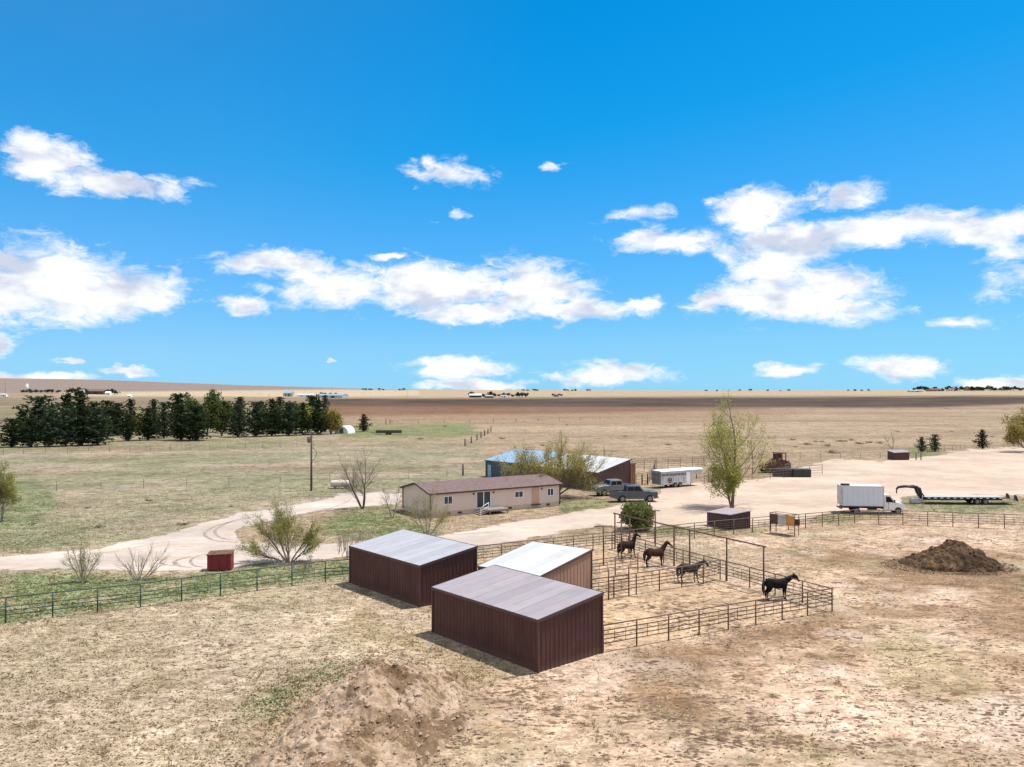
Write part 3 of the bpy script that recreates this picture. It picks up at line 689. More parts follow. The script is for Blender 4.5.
# the white roofed one: low edge towards the camera, right end wall seen
shed('steel_shed', 'small shed with bright white roof and tan brown end wall between the two darker sheds', (1.75, 51.55), R(143.5), 4.85, 6.2, 2.65, 3.32, M['wall_tan'], M['roof_white'], M['wall_trim'], 'brown steel horse sheds', rpitch=1.2, pitch=0.4)
# long barn: a brown half and a teal half
BD = R(129.7); bu = Vector((math.cos(BD), math.sin(BD), 0)); BN = Vector((12.26, 116.9, 0))
shed('barn', 'long brown barn with pale ribbed roof behind the pickup trucks', BN, BD, 13.25, 6.63, 2.6, 4.1, M['barn_wall'], M['roof_white'], M['wall_trim'], cat='barn', open_high=False, over=0.2)
tb = shed('barn', 'dark teal barn with light blue roof behind the house', BN + bu * 13.75, BD, 12.2, 6.63, 2.7, 4.15, M['wall_teal'], M['roof_teal'], M['wall_teal'], cat='barn', open_high=False, over=0.2)
d_ = MB(); d_.box((11.2, 0.06, 1.0), (0.9, 0.06, 2.0)); d_.build('door', M['roof_teal'], tb)

# ------------------------------------------------------------------ house
def house():
    ang = R(32.5); L, Wd = 17.9, 7.2; eave, ridge = 2.72, 3.55
    t = thing('house', 'long pink beige single storey house with brown roof and small front deck', 'house', (-9.19, 92.6, 0), ang)
    w = MB(); zs = 0.55
    n = 12; dz = (eave - zs) / n        # lap siding courses as real steps
    for k in range(n):
        z0 = zs + k * dz; z1 = z0 + dz; a, b = 0.018, 0.004
        w.hexa([(-a, -a, z0), (L + a, -a, z0), (L + a, Wd + a, z0), (-a, Wd + a, z0)], [(-b, -b, z1), (L + b, -b, z1), (L + b, Wd + b, z1), (-b, Wd + b, z1)])
    w.add([(0, 0, eave), (L, 0, eave), (L, Wd, eave), (0, Wd, eave), (0, Wd / 2, ridge - .05), (L, Wd / 2, ridge - .05)], [(0, 1, 5, 4), (1, 2, 5), (2, 3, 4, 5), (3, 0, 4), (0, 3, 2, 1)])
    w.build('wall', M['siding'], t)
    s = MB(); s.box((L / 2, Wd / 2, zs / 2), (L - 0.06, Wd - 0.06, zs)); s.build('skirting', M['skirt'], t)
    o = 0.32; r = MB(); sl = (ridge - eave) / (Wd / 2)
    for sg in (0, 1):
        y0 = -o if sg == 0 else Wd + o; z0 = eave - o * sl + .03; y1 = Wd / 2; z1 = ridge + .03
        q = [(-o, y0, z0), (L + o, y0, z0), (L + o, y1, z1), (-o, y1, z1)]
        if sg: q = [q[1], q[0], q[3], q[2]]
        r.hexa(q, [(x, y, z + .07) for x, y, z in q])
    rf = r.build('roof', M['shingle'], t)
    for q_ in ((11.6, 2.2, 3.30), (3.4, 4.6, 3.42)): MB().cyl(q_, .055, .45, n=8).build('vent_pipe', M['tpost'], rf)
    f = MB()
    for y0, sg in ((-o - .02, 0), (Wd + o + .02, 1)): f.box((L / 2, y0, eave - o * sl + .02), (L + 2 * o + .04, .035, .17))
    for x in (-o - .022, L + o + .022):
        for sg in (0, 1):
            ya = -o if sg == 0 else Wd + o; za = eave - o * sl - .06; yb = Wd / 2; zb = ridge - .06
            f.hexa([(x - .018, ya, za), (x + .018, ya, za), (x + .018, yb, zb), (x - .018, yb, zb)], [(x - .018, ya, za + .17), (x + .018, ya, za + .17), (x + .018, yb, zb + .17), (x - .018, yb, zb + .17)])
    f.build('fascia', M['dark_trim'], t)
    for x, y in ((-.03, -.03), (L + .03, -.03), (-.03, Wd + .03), (L + .03, Wd + .03)): MB().box((x, y, eave / 2 + .1), (.13, .13, eave - .2)).build('corner_board', M['dark_trim'], t)
    def sx(px):   # distance along the front wall for a pixel column
        k = (px - 512) / FPX; c, s_ = math.cos(ang), math.sin(ang)
        return (k * 92.6 + 9.19) / (c - k * s_)
    def win(x0, x1, z0, z1):
        xm = (x0 + x1) / 2; fr = MB(); wd = x1 - x0
        for (cx, cz, a, b) in ((xm, z0, wd + .12, .12), (xm, z1, wd + .12, .12), (x0, (z0 + z1) / 2, .12, z1 - z0 - .12), (x1, (z0 + z1) / 2, .12, z1 - z0 - .12)): fr.box((cx, -.05, cz), (a, .07, b))
        fr.box((xm, -.045, (z0 + z1) / 2), (.07, .06, z1 - z0 - .12))
        o_ = fr.build('window', M['white'], t)
        p = MB(); p.box(((x0 + xm) / 2 , -.03, (z0 + z1) / 2), (wd / 2 - .08, .025, z1 - z0 - .1)); p.box(((x1 + xm) / 2, -.03, (z0 + z1) / 2), (wd / 2 - .08, .025, z1 - z0 - .1))
        p.build('pane', M['glass'], o_)
    win(sx(443.8), sx(452.3), 1.35, 2.28); win(sx(514.5), sx(522.8), 1.45, 2.2); win(sx(547), sx(553.2), 1.35, 2.25)
    # sliding glass door
    x0, x1 = sx(476.5), sx(490.3); sd = MB()
    for (cx, cz, a, b) in (((x0 + x1) / 2, 2.5, x1 - x0 + .1, .09), ((x0 + x1) / 2, .62, x1 - x0 + .1, .09), (x0, 1.55, .09, 1.78), (x1, 1.55, .09, 1.78), ((x0 + x1) / 2, 1.55, .12, 1.78)): sd.box((cx, -.05, cz), (a, .07, b))
    o_ = sd.build('sliding_door', M['white'], t)
    p = MB(); p.box(((x0 + x1) / 2, -.03, 1.55), (x1 - x0 - .05, .025, 1.8)); p.build('pane', M['glass'], o_)
    # tan entry door and its small step
    x0, x1 = sx(531.8), sx(538.8); dr = MB(); dr.box(((x0 + x1) / 2, -.03, 1.52), (x1 - x0, .06, 2.0)); dd = dr.build('door', M['door_tan'], t)
    h_ = MB(); h_.cyl((x1 - .1, -.08, 1.45), .03, .06, 'Y', 8); h_.build('handle', M['chrome'], dd)
    st = MB(); st.box(((x0 + x1) / 2 + .0, -.16, .42), (x1 - x0 + .2, .3, .12)); st.build('step', M['dark_trim'], t)
    # deck with stairs to its left
    x0, x1 = sx(481.5), sx(500.5)
    dk = MB()
    for k in range(14): dk.box((x0 + (x1 - x0) * (k + .5) / 14, -.95, .56), ((x1 - x0) / 14 - .015, 1.8, .05))
    dk.box(((x0 + x1) / 2, -1.87, .47), (x1 - x0, .04, .18)); dk.box((x1 - .02, -.95, .47), (.04, 1.76, .18))
    dko = dk.build('deck', M['wood'], t)
    for x, y in ((x0 + .1, -1.78), (x1 - .1, -1.78), (x1 - .1, -.2)):
        pp = MB(); pp.box((x, y, .22), (.1, .1, .44)); pp.build('post', M['wood'], dko)
    sp = MB()
    for k in range(4): sp.box((x0 - .16 - .28 * k, -.95, .50 - .135 * k), (.29, 1.5, .04)); 
    for yy in (-.22, -1.68): sp.hexa([(x0 - 1.25, yy - .02, 0), (x0 - 1.0, yy - .02, 0), (x0 - .02, yy - .02, .36), (x0 - .02, yy - .02, .36)], [(x0 - 1.25, yy + .02, .1), (x0 - 1.0, yy + .02, .1), (x0 - .02, yy + .02, .54), (x0 - .02, yy + .02, .54)])
    sp.build('stairs', M['wood'], dko)
    rl = MB()
    for yy in (-1.72,):
        rl.tube([(x0 - 1.15, yy, .85), (x0 - .05, yy, 1.42)], .035, 6); rl.tube([(x0 - 1.15, yy, .5), (x0 - .05, yy, 1.0)], .03, 6)
        for a in (-1.1, -.05): rl.box((x0 + a, yy, .45 if a < -1 else .95), (.07, .07, .85 if a < -1 else .95))
    rl.build('railing', M['white'], dko)
    for x_ in (sx(473.5), sx(493.5), sx(541.5)): MB().box((x_, -.07, 2.3), (.14, .12, .2)).build('wall_lamp', M['dark_trim'], t)
    for x_ in (sx(449), sx(460), sx(510), sx(548)): MB().box((x_, -.0, .28), (.5, .05, .22)).build('skirting_vent', M['dark_trim'], t)
house()

# ------------------------------------------------------------------ fences
def pl_len(pts): return sum((pts[i + 1] - pts[i]).length for i in range(len(pts) - 1))
def fence(label, pts, name='pipe_fence', step=2.45, hp=1.52, rails=(1.5, 1.2, .97, .74, .5), pr=.045, rr=.028, m=None, stays=2, group='pipe fences of the horse pens', top_r=.038, cat='fence', skip_first=False, stay_hi=None):
    m = m or M['pipe']; pts = [Vector((p[0], p[1], H(p[0], p[1]))) for p in pts]
    t = thing(name, label, cat, pts[0], 0, group); o = pts[0]
    pm = None; sm = None; P = []
    for i in range(len(pts) - 1):
        a, b = pts[i], pts[i + 1]; n = max(1, round((b - a).length / step))
        for k in range(n + (1 if i == len(pts) - 2 else 0)):
            P.append(a.lerp(b, k / n))
    for i, p in enumerate(P):
        p = Vector((p.x, p.y, H(p.x, p.y)))
        if not (i == 0 and skip_first):
            if pm is None:
                mb = MB(); mb.tube([(0, 0, -.2), (0, 0, hp)], pr, 8); q = mb.build('post', m, t); pm = q.data
            else: q = bpy.data.objects.new('post', pm); COL.objects.link(q); q.parent = t
            q.location = p - o
        if i < len(P) - 1 and stays:
            b = P[i + 1]
            for s in range(stays):
                f = (s + 1) / (stays + 1) if stays > 1 else .5
                if sm is None:
                    mb = MB(); mb.tube([(0, 0, rails[-1] - .02), (0, 0, stay_hi or rails[1] + .02)], .016, 4); q = mb.build('stay', m, t); sm = q.data
                else: q = bpy.data.objects.new('stay', sm); COL.objects.link(q); q.parent = t
                pp = P[i].lerp(b, f); q.location = pp - o
    for j, h in enumerate(rails):
        mb = MB(); mb.tube([Vector((p.x, p.y, H(p.x, p.y) + h)) - o for p in P], top_r if j == 0 else rr, 6); mb.build('rail', m, t)
    return t
V2 = lambda x, y: Vector((x, y, 0))
CR = V2(20.8, 53.4); LINE = Vector((-.484, .875, 0)).normalized()
FB = CR + LINE * 24.2      # back corner of the pens
fence('brown five rail pipe fence along the near side of the horse pens', [V2(5.0, 45.05), V2(13, 49.4), CR])
fence('brown pipe fence running back from the near right pen corner', [CR, FB])
fence('long brown pipe fence along the back of the pens and behind the sheds', [V2(-3.1, 67.7), V2(3.6, 71.6), FB])
fence('brown pipe fence continuing right past the low dark wooden box', [FB, V2(17.7, 79.7), V2(24.3, 82.9), V2(30.6, 85.6)])
fence('low brown pipe fence in front of the white box truck and beyond the manure pile', [V2(30.6, 85.6), V2(36.9, 88.4), V2(41.8, 87.8), V2(51.1, 85.2), V2(66, 81)], stays=2)
fence('dividing pipe fence between the two pens with a gate beside the white roofed shed', [V2(5.35, 55.9), V2(8.75, 57.85), V2(14.2, 61.0), CR + LINE * 10.3], skip_first=True)
fence('short dividing pipe fence just behind the white roofed shed', [V2(4.1, 61.0), V2(9.9, 64.6)], step=2.2)
fence('brown pipe fence joining the two sheds on the left', [V2(-2.4, 58.2), V2(-1.2, 56.6), V2(-1.9, 55.2)], step=1.6, stays=1)
# gate with close bars
g = thing('pipe_gate', 'narrow pipe gate with close horizontal bars in the dividing fence', 'gate', (6.6, 56.45, 0), math.atan2(4.4, 7.6))
for x in (0, 1.75):
    mb = MB(); mb.tube([(x, -.06, -.2), (x, -.06, 2.12)], .05, 8); mb.build('post', M['pipe'], g)
for k in range(7):
    mb = MB(); mb.tube([(.08, -.06, .3 + .2 * k), (1.67, -.06, .3 + .2 * k)], .022, 6); mb.build('bar', M['pipe'], g)
# tall overhead frame along the right side of the pens
t = thing('overhead_frame', 'tall brown pipe frame with overhead beam along the right side of the pens', 'frame', tuple(CR), 0)
for k in (6.0, 9.7, 13.85, 15.75, 21.7, 23.9):
    p = LINE * k + Vector((.09, .05, 0)); mb = MB(); mb.tube([p + Vector((0, 0, -.2)), p + Vector((0, 0, 3.2))], .065, 8); mb.build('post', M['pipe'], t)
mb = MB(); mb.tube([LINE * 5.8 + Vector((.09, .05, 3.22)), LINE * 24.1 + Vector((.09, .05, 3.22))], .06, 8); mb.build('beam', M['pipe'], t)
def tpole(lab, x, y, h, w, a):
    t = thing('tall_post', lab, 'post', (x, y, 0), a, 'tall pipe posts with cross bars in the pens')
    mb = MB(); mb.tube([(0, 0, -.2), (0, 0, h)], .065, 8); mb.build('post', M['pipe'], t)
    mb = MB(); mb.tube([(-w, 0, h + .04), (w, 0, h + .04)], .045, 8); mb.build('cross_bar', M['pipe'], t)
tpole('tall pipe post with short cross bar just right of the round green bush', 13.25, 75.9, 3.2, .45, 0)
tpole('tall pipe post with long cross bar behind the white roofed shed', 7.5, 67.3, 3.2, .75, R(8))
tpole('tall pipe post with short cross bar in front of the round green bush', 9.3, 69.8, 3.1, .4, R(5))
# left green fence
fence('long dark green pipe fence across the grass left of the sheds', [V2(-52, 39.5), V2(-40.5, 45.6), V2(-31.3, 50.8), V2(-24.6, 54.4), V2(-20.4, 57.5), V2(-14.0, 61.6), V2(-12.2, 62.2)], m=M['pipe_green'], group='left field fences', hp=1.6, rails=(1.58, 1.0, .75, .5), stay_hi=1.0, stays=2)
# pens by the horse trailer
fence('tall brown pipe fence of the far corral behind the horse trailer', [G(632, 470), G(668, 468.5), G(704, 467)], hp=2.0, rails=(1.98, 1.6, 1.25, .9, .5), step=3, group='far corral fences', stays=1)
fence('pipe fence of the far corral running up from the orange wooden box', [G(636, 486), G(648, 484), G(653, 478), G(655, 469)], hp=1.8, rails=(1.78, 1.4, 1.0, .6), step=3, group='far corral fences', stays=0)
fence('pipe fence in front of the dark hay stack', [G(704, 484), G(716, 479), G(770, 479), G(822, 474.5)], hp=1.7, rails=(1.68, 1.2, .8, .4), step=3, group='far corral fences', stays=0)
fence('thin wire fence at the far edge of the yard beyond the rusty machine', [G(704, 459), G(800, 459), G(880, 458), G(960, 449), G(1060, 447)], name='wire_fence', step=4.5, hp=1.3, rails=(1.2, .8, .4), pr=.04, rr=.01, top_r=.012, m=M['tpost'], stays=0, group='wire fences')
fence('long wire fence on thin steel posts across the left field', [G(-60, 496), G(57, 491), G(144, 487), G(229, 484.5), G(330, 481), G(447, 477.5), G(486, 476)], name='wire_fence', step=6.2, hp=1.35, rails=(1.25, .9, .5), pr=.035, rr=.008, top_r=.01, m=M['tpost'], stays=0, group='wire fences')
fence('wire fence in front of the dark pine windbreak', [G(-60, 457), G(24, 454), G(130, 451), G(210, 449), G(330, 446)], name='wire_fence', step=4.3, hp=1.4, rails=(1.3, .9, .5), pr=.045, rr=.01, top_r=.012, m=M['tpost'], stays=0, group='wire fences')
fence('short fence of thick dark wooden posts in the middle of the far field', [G(465, 446), G(477, 440.5), G(491, 432)], name='wood_fence', step=11, hp=1.9, rails=(1.3, .7), pr=.16, rr=.03, top_r=.03, m=M['darkwood'], stays=0, group='wire fences')
fence('far wire fence along the edge of the reddish field', [G(330, 424), G(392, 423.5), G(470, 423), G(600, 420)], name='wire_fence', step=11, hp=1.5, rails=(1.3,), pr=.09, rr=.02, top_r=.02, m=M['darkwood'], stays=0, group='wire fences')
for i, (px, py, h, lab) in enumerate([(463, 475.5, 1.9, 'thick wooden post standing alone at the end of the left field wire fence'), (386, 424.5, 2.6, 'left one of two heavy dark posts beyond the lone pine'), (390, 424.5, 2.4, 'right one of two heavy dark posts beyond the lone pine'),
                                 (642, 484.5, 1.6, 'left short wooden post beside the horse trailer tail'), (647.5, 484.5, 1.7, 'right short wooden post beside the horse trailer tail')]):
    p = G(px, py); mb = MB(); mb.tube([(0, 0, -.2), (0, 0, h)], .14 if i < 3 else .11, 8)
    o = mb.build('wooden_post', M['darkwood']); o.location = p; tag(o, lab, 'post', 'lone wooden posts')

# ------------------------------------------------------------------ utility poles
def upole(label, p, h, arm=1.2, xf=True):
    t = thing('utility_pole', label, 'utility pole', p, 0.3, 'utility poles')
    mb = MB(); mb.tube([(0, 0, -.3), (0, 0, h)], [.17, .11], 10); mb.build('pole', M['pole'], t)
    if arm:
        mb = MB(); mb.box((0, -.12, h - .5), (arm * 2, .1, .12)); a = mb.build('crossarm', M['pole'], t)
        mb = MB()
        for x in (-arm + .1, 0.25, arm - .1): mb.cyl((x, -.12, h - .36), .05, .16, n=8)
        mb.build('insulator', M['white'], a)
    if xf:
        mb = MB(); mb.cyl((-.36, 0, h - 1.5), .23, .85, n=12); mb.build('transformer', M['tpost'], t)
        mb = MB(); mb.tube([(.12, 0, h - 2.6), (.7, 0, h - 3.2), (.75, 0, h - 3.6), (.3, 0, h - 4.4), (.15, 0, h - 4.6)], .03, 5); mb.build('service_cable', M['black'], t)
upole('brown wooden utility pole with transformer standing in the left field', G(311.5, 490.6), 8.8)
f = far(5.3, 398.5); upole('distant wooden utility pole at the far left edge below the hill', f, 19 / 820 * f.y, 0, False)
for px, py, hp_, lab in ((407, 397.5, 9, 'tiny distant pole between the two far farmsteads'), (332, 398, 12, 'tiny distant pole beside the far white barns')):
    f = far(px, py); upole(lab, f, hp_ / 820 * f.y, 0, False)

# ------------------------------------------------------------------ trees
def perp(d, rng):
    v = Vector((rng.uniform(-1, 1), rng.uniform(-1, 1), rng.uniform(-1, 1))); v = v - d * v.dot(d)
    return v.normalized() if v.length > 1e-4 else d.orthogonal().normalized()
def grow(mb, tips, rng, p, d, L, r, depth, maxd, P):
    n = 5 if depth == 0 else 4; pts = [p.copy()]; rad = [r]; q = p.copy(); dd = d.copy()
    end = r * (P['taper'] if depth < maxd else .35)
    for i in range(n):
        dd = (dd + perp(dd, rng) * P['wig'] + Vector((0, 0, P['up'] * (1 if depth else .3)))).normalized()
        q = q + dd * (L / n); pts.append(q.copy()); rad.append(r + (end - r) * (i + 1) / n)
    mb.tube(pts, rad, 7 if depth == 0 else (5 if depth == 1 else 3), caps=False)
    if depth == maxd:
        tips.extend(pts[1:]); return
    if depth == maxd - 1: tips.extend(pts[3:])
    k = P['kids'][min(depth, len(P['kids']) - 1)]
    for j in range(k):
        f = P['start'][min(depth, len(P['start']) - 1)]; s = f + (1 - f) * (j + rng.uniform(.2, .9)) / k
        s = min(s, .99); i = min(int(s * n), n - 1); a = s * n - i
        b = pts[i].lerp(pts[i + 1], a); base_d = (pts[i + 1] - pts[i]).normalized()
        ang = R(rng.uniform(*P['ang'])); az_v = perp(base_d, rng)
        nd = (base_d * math.cos(ang) + az_v * math.sin(ang)).normalized()
        rr_ = (rad[i] + (rad[i + 1] - rad[i]) * a)
        grow(mb, tips, rng, b, nd, L * P['len'] * rng.uniform(.75, 1.2) * (1.15 - .45 * s if depth == 0 else 1), rr_ * P['rk'], depth + 1, maxd, P)
    if depth < maxd: grow(mb, tips, rng, pts[-1], dd, L * P['len'] * .9, end, depth + 1, maxd, P)
def leaves(pts, rng, per, size, spread, stretch=1.0):
    mb = MB(); vs = []; fs = []
    for p in pts:
        for _ in range(per if per >= 1 else (1 if rng.random() < per else 0)):
            c = p + Vector((rng.gauss(0, spread), rng.gauss(0, spread), rng.gauss(0, spread)))
            a = Vector((rng.gauss(0, 1), rng.gauss(0, 1), rng.gauss(0, 1))).normalized(); b = perp(a, rng)
            s = size * rng.uniform(.6, 1.3); k = len(vs)
            vs += [c - a * s * .5 * stretch, c + b * s * .38, c + a * s * .5 * stretch, c - b * s * .38]; fs.append((k, k + 1, k + 2, k + 3))
    mb.add(vs, fs); return mb
def tree(name, label, cat, loc, seed, stems, P, maxd, L, r, leaf=None, bark='bark', lf=(1, .2, .12), group=None, crown_name='crown', twig=None):
    rng = random.Random(seed); t = thing(name, label, cat, loc, 0, group)
    mb = MB(); tips = []
    for (dx, dy, dz, kk) in stems:
        grow(mb, tips, rng, Vector((dx * .12, dy * .12, -.15)), Vector((dx, dy, dz)).normalized(), L * kk, r * (kk ** .5), 0, maxd, P)
    mb.build('trunk', M[bark], t, fix=False)
    if leaf: leaves(tips, rng, lf[0], lf[1], lf[2]).build(crown_name, M[leaf], t, fix=False)
    return t, tips
DEF = dict(taper=.55, wig=.12, up=.05, kids=(6, 5, 4, 3), start=(.3, .25, .2), ang=(28, 55), len=.62, rk=.62)
def PP(**k): d = dict(DEF); d.update(k); return d
# cottonwood beside the yard
tree('cottonwood_tree', 'tall airy spring green tree standing behind the low dark wooden box', 'tree', G(732, 508), 5,
     [(.02, 0, 1, 1), (-.45, -.1, 1, .5)], PP(kids=(13, 5, 4, 3), start=(.24, .2, .2), ang=(34, 62), len=.56, up=.09, wig=.11, rk=.46, taper=.5), 4, 7.6, .22, 'leaf_spring', lf=(.95, .17, .17))
tree('budding_tree', 'broad round olive budding tree between the house and the barn', 'tree', G(552, 498), 12,
     [(-.8, 0, 1, .95), (.75, .1, 1, .95), (0, .3, 1, 1.0), (-.25, -.4, 1, .9), (1.5, -.2, .9, .95), (-1.7, .2, .85, 1.0), (.3, .5, 1, .95), (-1.1, -.3, 1, .95), (1.1, .3, 1, .95)], PP(kids=(7, 5, 4, 3), start=(.3, .25, .2), len=.52, ang=(22, 48), up=.075, rk=.46), 4, 5.2, .13, 'leaf_gold', lf=(.55, .14, .18))
tree('bare_tree', 'tall bare tree with several thin trunks left of the house', 'tree', G(363, 508.5), 31,
     [(-.30, 0, 1, 1), (.02, .1, 1, 1.05), (.22, -.1, 1, .95), (-.5, .1, 1, .8)], PP(kids=(6, 5, 4, 4), start=(.3, .25, .2), len=.54, ang=(24, 52), up=.05, rk=.5), 4, 4.1, .09, None, bark='bark')
tree('bare_tree', 'smaller bare tree close to the left end of the house', 'tree', G(392.5, 517.5), 32,
     [(-.25, 0, 1, 1), (.2, .1, 1, 1)], PP(kids=(6, 5, 4, 3), len=.5, ang=(22, 50), up=.07, rk=.5), 4, 2.3, .07, None, bark='bark_pale')
tree('budding_tree', 'small pale green budding tree in front of the house gable', 'tree', G(427.5, 535), 41,
     [(-.5, .1, 1, 1), (.3, 0, 1, 1.1), (.7, .1, .8, .9), (-.1, -.1, 1, .9)], PP(kids=(6, 5, 4, 3), len=.55, ang=(20, 48), up=.06, rk=.5), 4, 2.4, .07, 'leaf_yellow', 'bark_pale', (.16, .09, .09))
tree('willow_tree', 'leaning yellow green budding tree with broken trunk beside the driveway', 'tree', G(290, 562), 52,
     [(-.9, .2, .85, 1), (-.55, 0, 1, 1.05), (-.2, .3, 1, .95), (.55, 0, 1, .8), (.9, .2, .75, .7), (-1.1, -.2, .6, .85), (0, -.3, 1, .8)], PP(kids=(7, 5, 5, 3), start=(.25, .2, .2), len=.52, ang=(18, 44), up=.045, rk=.42), 4, 3.1, .085, 'leaf_yellow', 'bark_pale', (.45, .085, .10))
tree('shrub', 'bare upright shrub with yellow tips by the road at the left', 'shrub', G(83, 582), 61,
     [(-.5, 0, 1, .9), (-.25, .2, 1, 1), (0, 0, 1, 1.05), (.3, .2, 1, .95), (.6, 0, 1, .85), (.1, -.3, 1, .8)], PP(kids=(7, 5, 4), len=.5, ang=(15, 38), up=.07, rk=.5, wig=.1), 3, 1.95, .04, 'leaf_yellow', 'bark_pale', (.25, .07, .06), 'roadside shrubs')
tree('shrub', 'wide bare grey shrub with twisting stems between the road and the green fence', 'shrub', G(140, 580), 62,
     [(-.7, 0, 1, .9), (-.3, .2, 1, .9), (.1, 0, 1, 1.0), (.55, .2, 1, 1.1), (.9, 0, .9, .8), (.2, -.3, 1, .8), (-1, .1, .7, .6)], PP(kids=(6, 5, 4), len=.52, ang=(18, 44), up=.06, rk=.5, wig=.14), 3, 1.85, .045, None, 'bark_pale', group='roadside shrubs')
tree('shrub', 'grey twiggy shrub with yellow green top at the left edge', 'shrub', G(2, 521), 63,
     [(-.4, 0, 1, .9), (0, .2, 1, 1.1), (.3, 0, 1, 1.0), (.1, -.3, 1, .8)], PP(kids=(6, 5, 4, 3), len=.55, ang=(16, 42), up=.08, rk=.5), 4, 3.3, .07, 'leaf_yellow', 'bark_pale', (.8, .12, .1), 'roadside shrubs')
tree('shrub', 'small olive bush behind the right part of the long barn', 'shrub', G(604, 474), 64,
     [(-.5, 0, 1, .9), (0, .2, 1, 1.1), (.5, 0, 1, 1.0)], PP(kids=(6, 4, 3), len=.5, ang=(16, 40), up=.08, rk=.5), 2, 2.9, .07, 'leaf_olive', 'bark_pale', (1, .13, .1))
tree('broad_tree', 'large olive budding tree cut by the right edge beyond the yard', 'tree', G(1030, 452), 71,
     [(-.45, 0, 1, .95), (.35, .1, 1, 1), (0, .3, 1, 1.05), (-.8, .1, .7, .8), (.8, 0, .7, .8)], PP(kids=(7, 6, 5), len=.55, ang=(20, 48), up=.04, rk=.5), 3, 6.0, .2, 'leaf_olive', lf=(1, .36, .35))
tree('bare_tree', 'tiny bare tree rising behind the dark red shelter in the far right yard', 'tree', G(892, 449), 72, [(-.4, 0, 1, 1), (.3, 0, 1, 1)], PP(kids=(4, 3), ang=(18, 40)), 2, 2.6, .07, None, 'bark')
tree('bare_tree', 'thin leafless tree beside the rusty machine', 'tree', G(752, 474), 73, [(.2, 0, 1, 1), (.7, 0, 1, .9)], PP(kids=(4, 4, 3), ang=(18, 40)), 2, 4.2, .08, None, 'bark')
# weeds beside the left shed
rng = random.Random(90)
def weeds(label, x0, x1, y0, y1, n, h):
    mb = MB(); c = G((x0 + x1) / 2, (y0 + y1) / 2)
    for _ in range(n):
        p = G(rng.uniform(x0, x1), rng.uniform(y0, y1)) - c; hh = h * rng.uniform(.5, 1.1)
        for k in range(4):
            tt = p + Vector((rng.gauss(0, .18), rng.gauss(0, .18), hh * rng.uniform(.7, 1))); mb.tube([p, p.lerp(tt, .6) + Vector((0, 0, .06)), tt], [.012, .01, .005], 3, caps=False)
    o = mb.build('weed_clump', M['bark_pale'], fix=False); o.location = c; tag(o, label, 'weeds', 'dry weed clumps', 'stuff')
weeds('tall dry weeds beside the left horse shed', 338, 352, 545, 560, 26, 1.7)
weeds('dry weed clump just behind the left horse shed', 352, 372, 540, 548, 22, 1.3)
weeds('low brown weeds at the foot of the leaning tree', 272, 312, 560, 570, 60, .5)
# round bush in front of the pickups
def bush(label, loc, rx, rz_, n, seed, leaf='leaf_bush', size=.2, name='bush', group=None):
    r_ = random.Random(seed); t = thing(name, label, 'bush', loc, 0, group); pts = []
    lob = [(Vector((r_.uniform(-.55, .55) * rx, r_.uniform(-.5, .5) * rx, r_.uniform(.45, 1.35) * rz_)), r_.uniform(.35, .6)) for _ in range(16)]
    for _ in range(n):
        c, s = r_.choice(lob); d = Vector((r_.gauss(0, 1), r_.gauss(0, 1), r_.gauss(0, 1))).normalized() * s * r_.uniform(.55, 1.08)
        p = c + Vector((d.x * rx, d.y * rx, d.z * rz_))
        if p.z > .05: pts.append(p)
    leaves(pts, r_, 1, size, .04).build('foliage', M[leaf], t, fix=False)
    mb = MB()
    for _ in range(12):
        a = r_.uniform(0, 6.28); mb.tube([(0, 0, -.1), (math.cos(a) * rx * .3, math.sin(a) * rx * .3, rz_ * .8), (math.cos(a) * rx * .6, math.sin(a) * rx * .6, rz_ * 1.5)], [.05, .03, .012], 5, caps=False)
    mb.build('stem', M['bark'], t, fix=False)
bush('dense round green bush in front of the pickup trucks', G(635.5, 529.5), 2.1, 1.62, 10500, 3, size=.21)

# pines
def pine_meshes(seed, h, w, n_clump, full=.55):
    """trunk and crown meshes of one pine"""
    r_ = random.Random(seed); tr = MB(); tr.tube([(0, 0, -.3), (r_.uniform(-.1, .1), 0, h * .5), (0, 0, h * .96)], [h * .022, h * .015, h * .004], 7)
    cr = MB(); vs = []; fs = []; z = h * .06
    while z < h * .985:
        f = z / h; prof = (min(1, (f + .05) / .22) ** .6) * (1 - f) ** full * 1.12 * (1 + .22 * math.sin(z * 2.3 + seed))
        nb = r_.randint(5, 8); a0 = r_.uniform(0, 6.28)
        for b in range(nb):
            a = a0 + b * 6.283 / nb + r_.uniform(-.3, .3); bl = w * prof * r_.uniform(.45, 1.2); lift = r_.uniform(-.05, .35) + f * .4
            e = Vector((math.cos(a) * bl, math.sin(a) * bl, bl * lift)); base = Vector((0, 0, z))
            tr.tube([base, base + e * .95], [h * .004, h * .0015], 3, caps=False)
            m_ = max(2, int(n_clump * bl / w))
            for c in range(m_):
                s = (c + r_.uniform(.3, 1)) / m_; pc = base + e * s + Vector((r_.gauss(0, .05 * w), r_.gauss(0, .05 * w), r_.gauss(0, .04 * w)))
                for q in range(5):
                    d = (Vector((r_.gauss(0, 1), r_.gauss(0, 1), r_.gauss(.25, .8)))).normalized(); sz = w * r_.uniform(.10, .2); sd = perp(d, r_) * sz * .32; k = len(vs)
                    vs += [pc - sd, pc + sd, pc + d * sz + sd * .3]; fs.append((k, k + 1, k + 2))
        z += h * r_.uniform(.03, .048)
    cr.add(vs, fs); return tr, cr
PINE = []
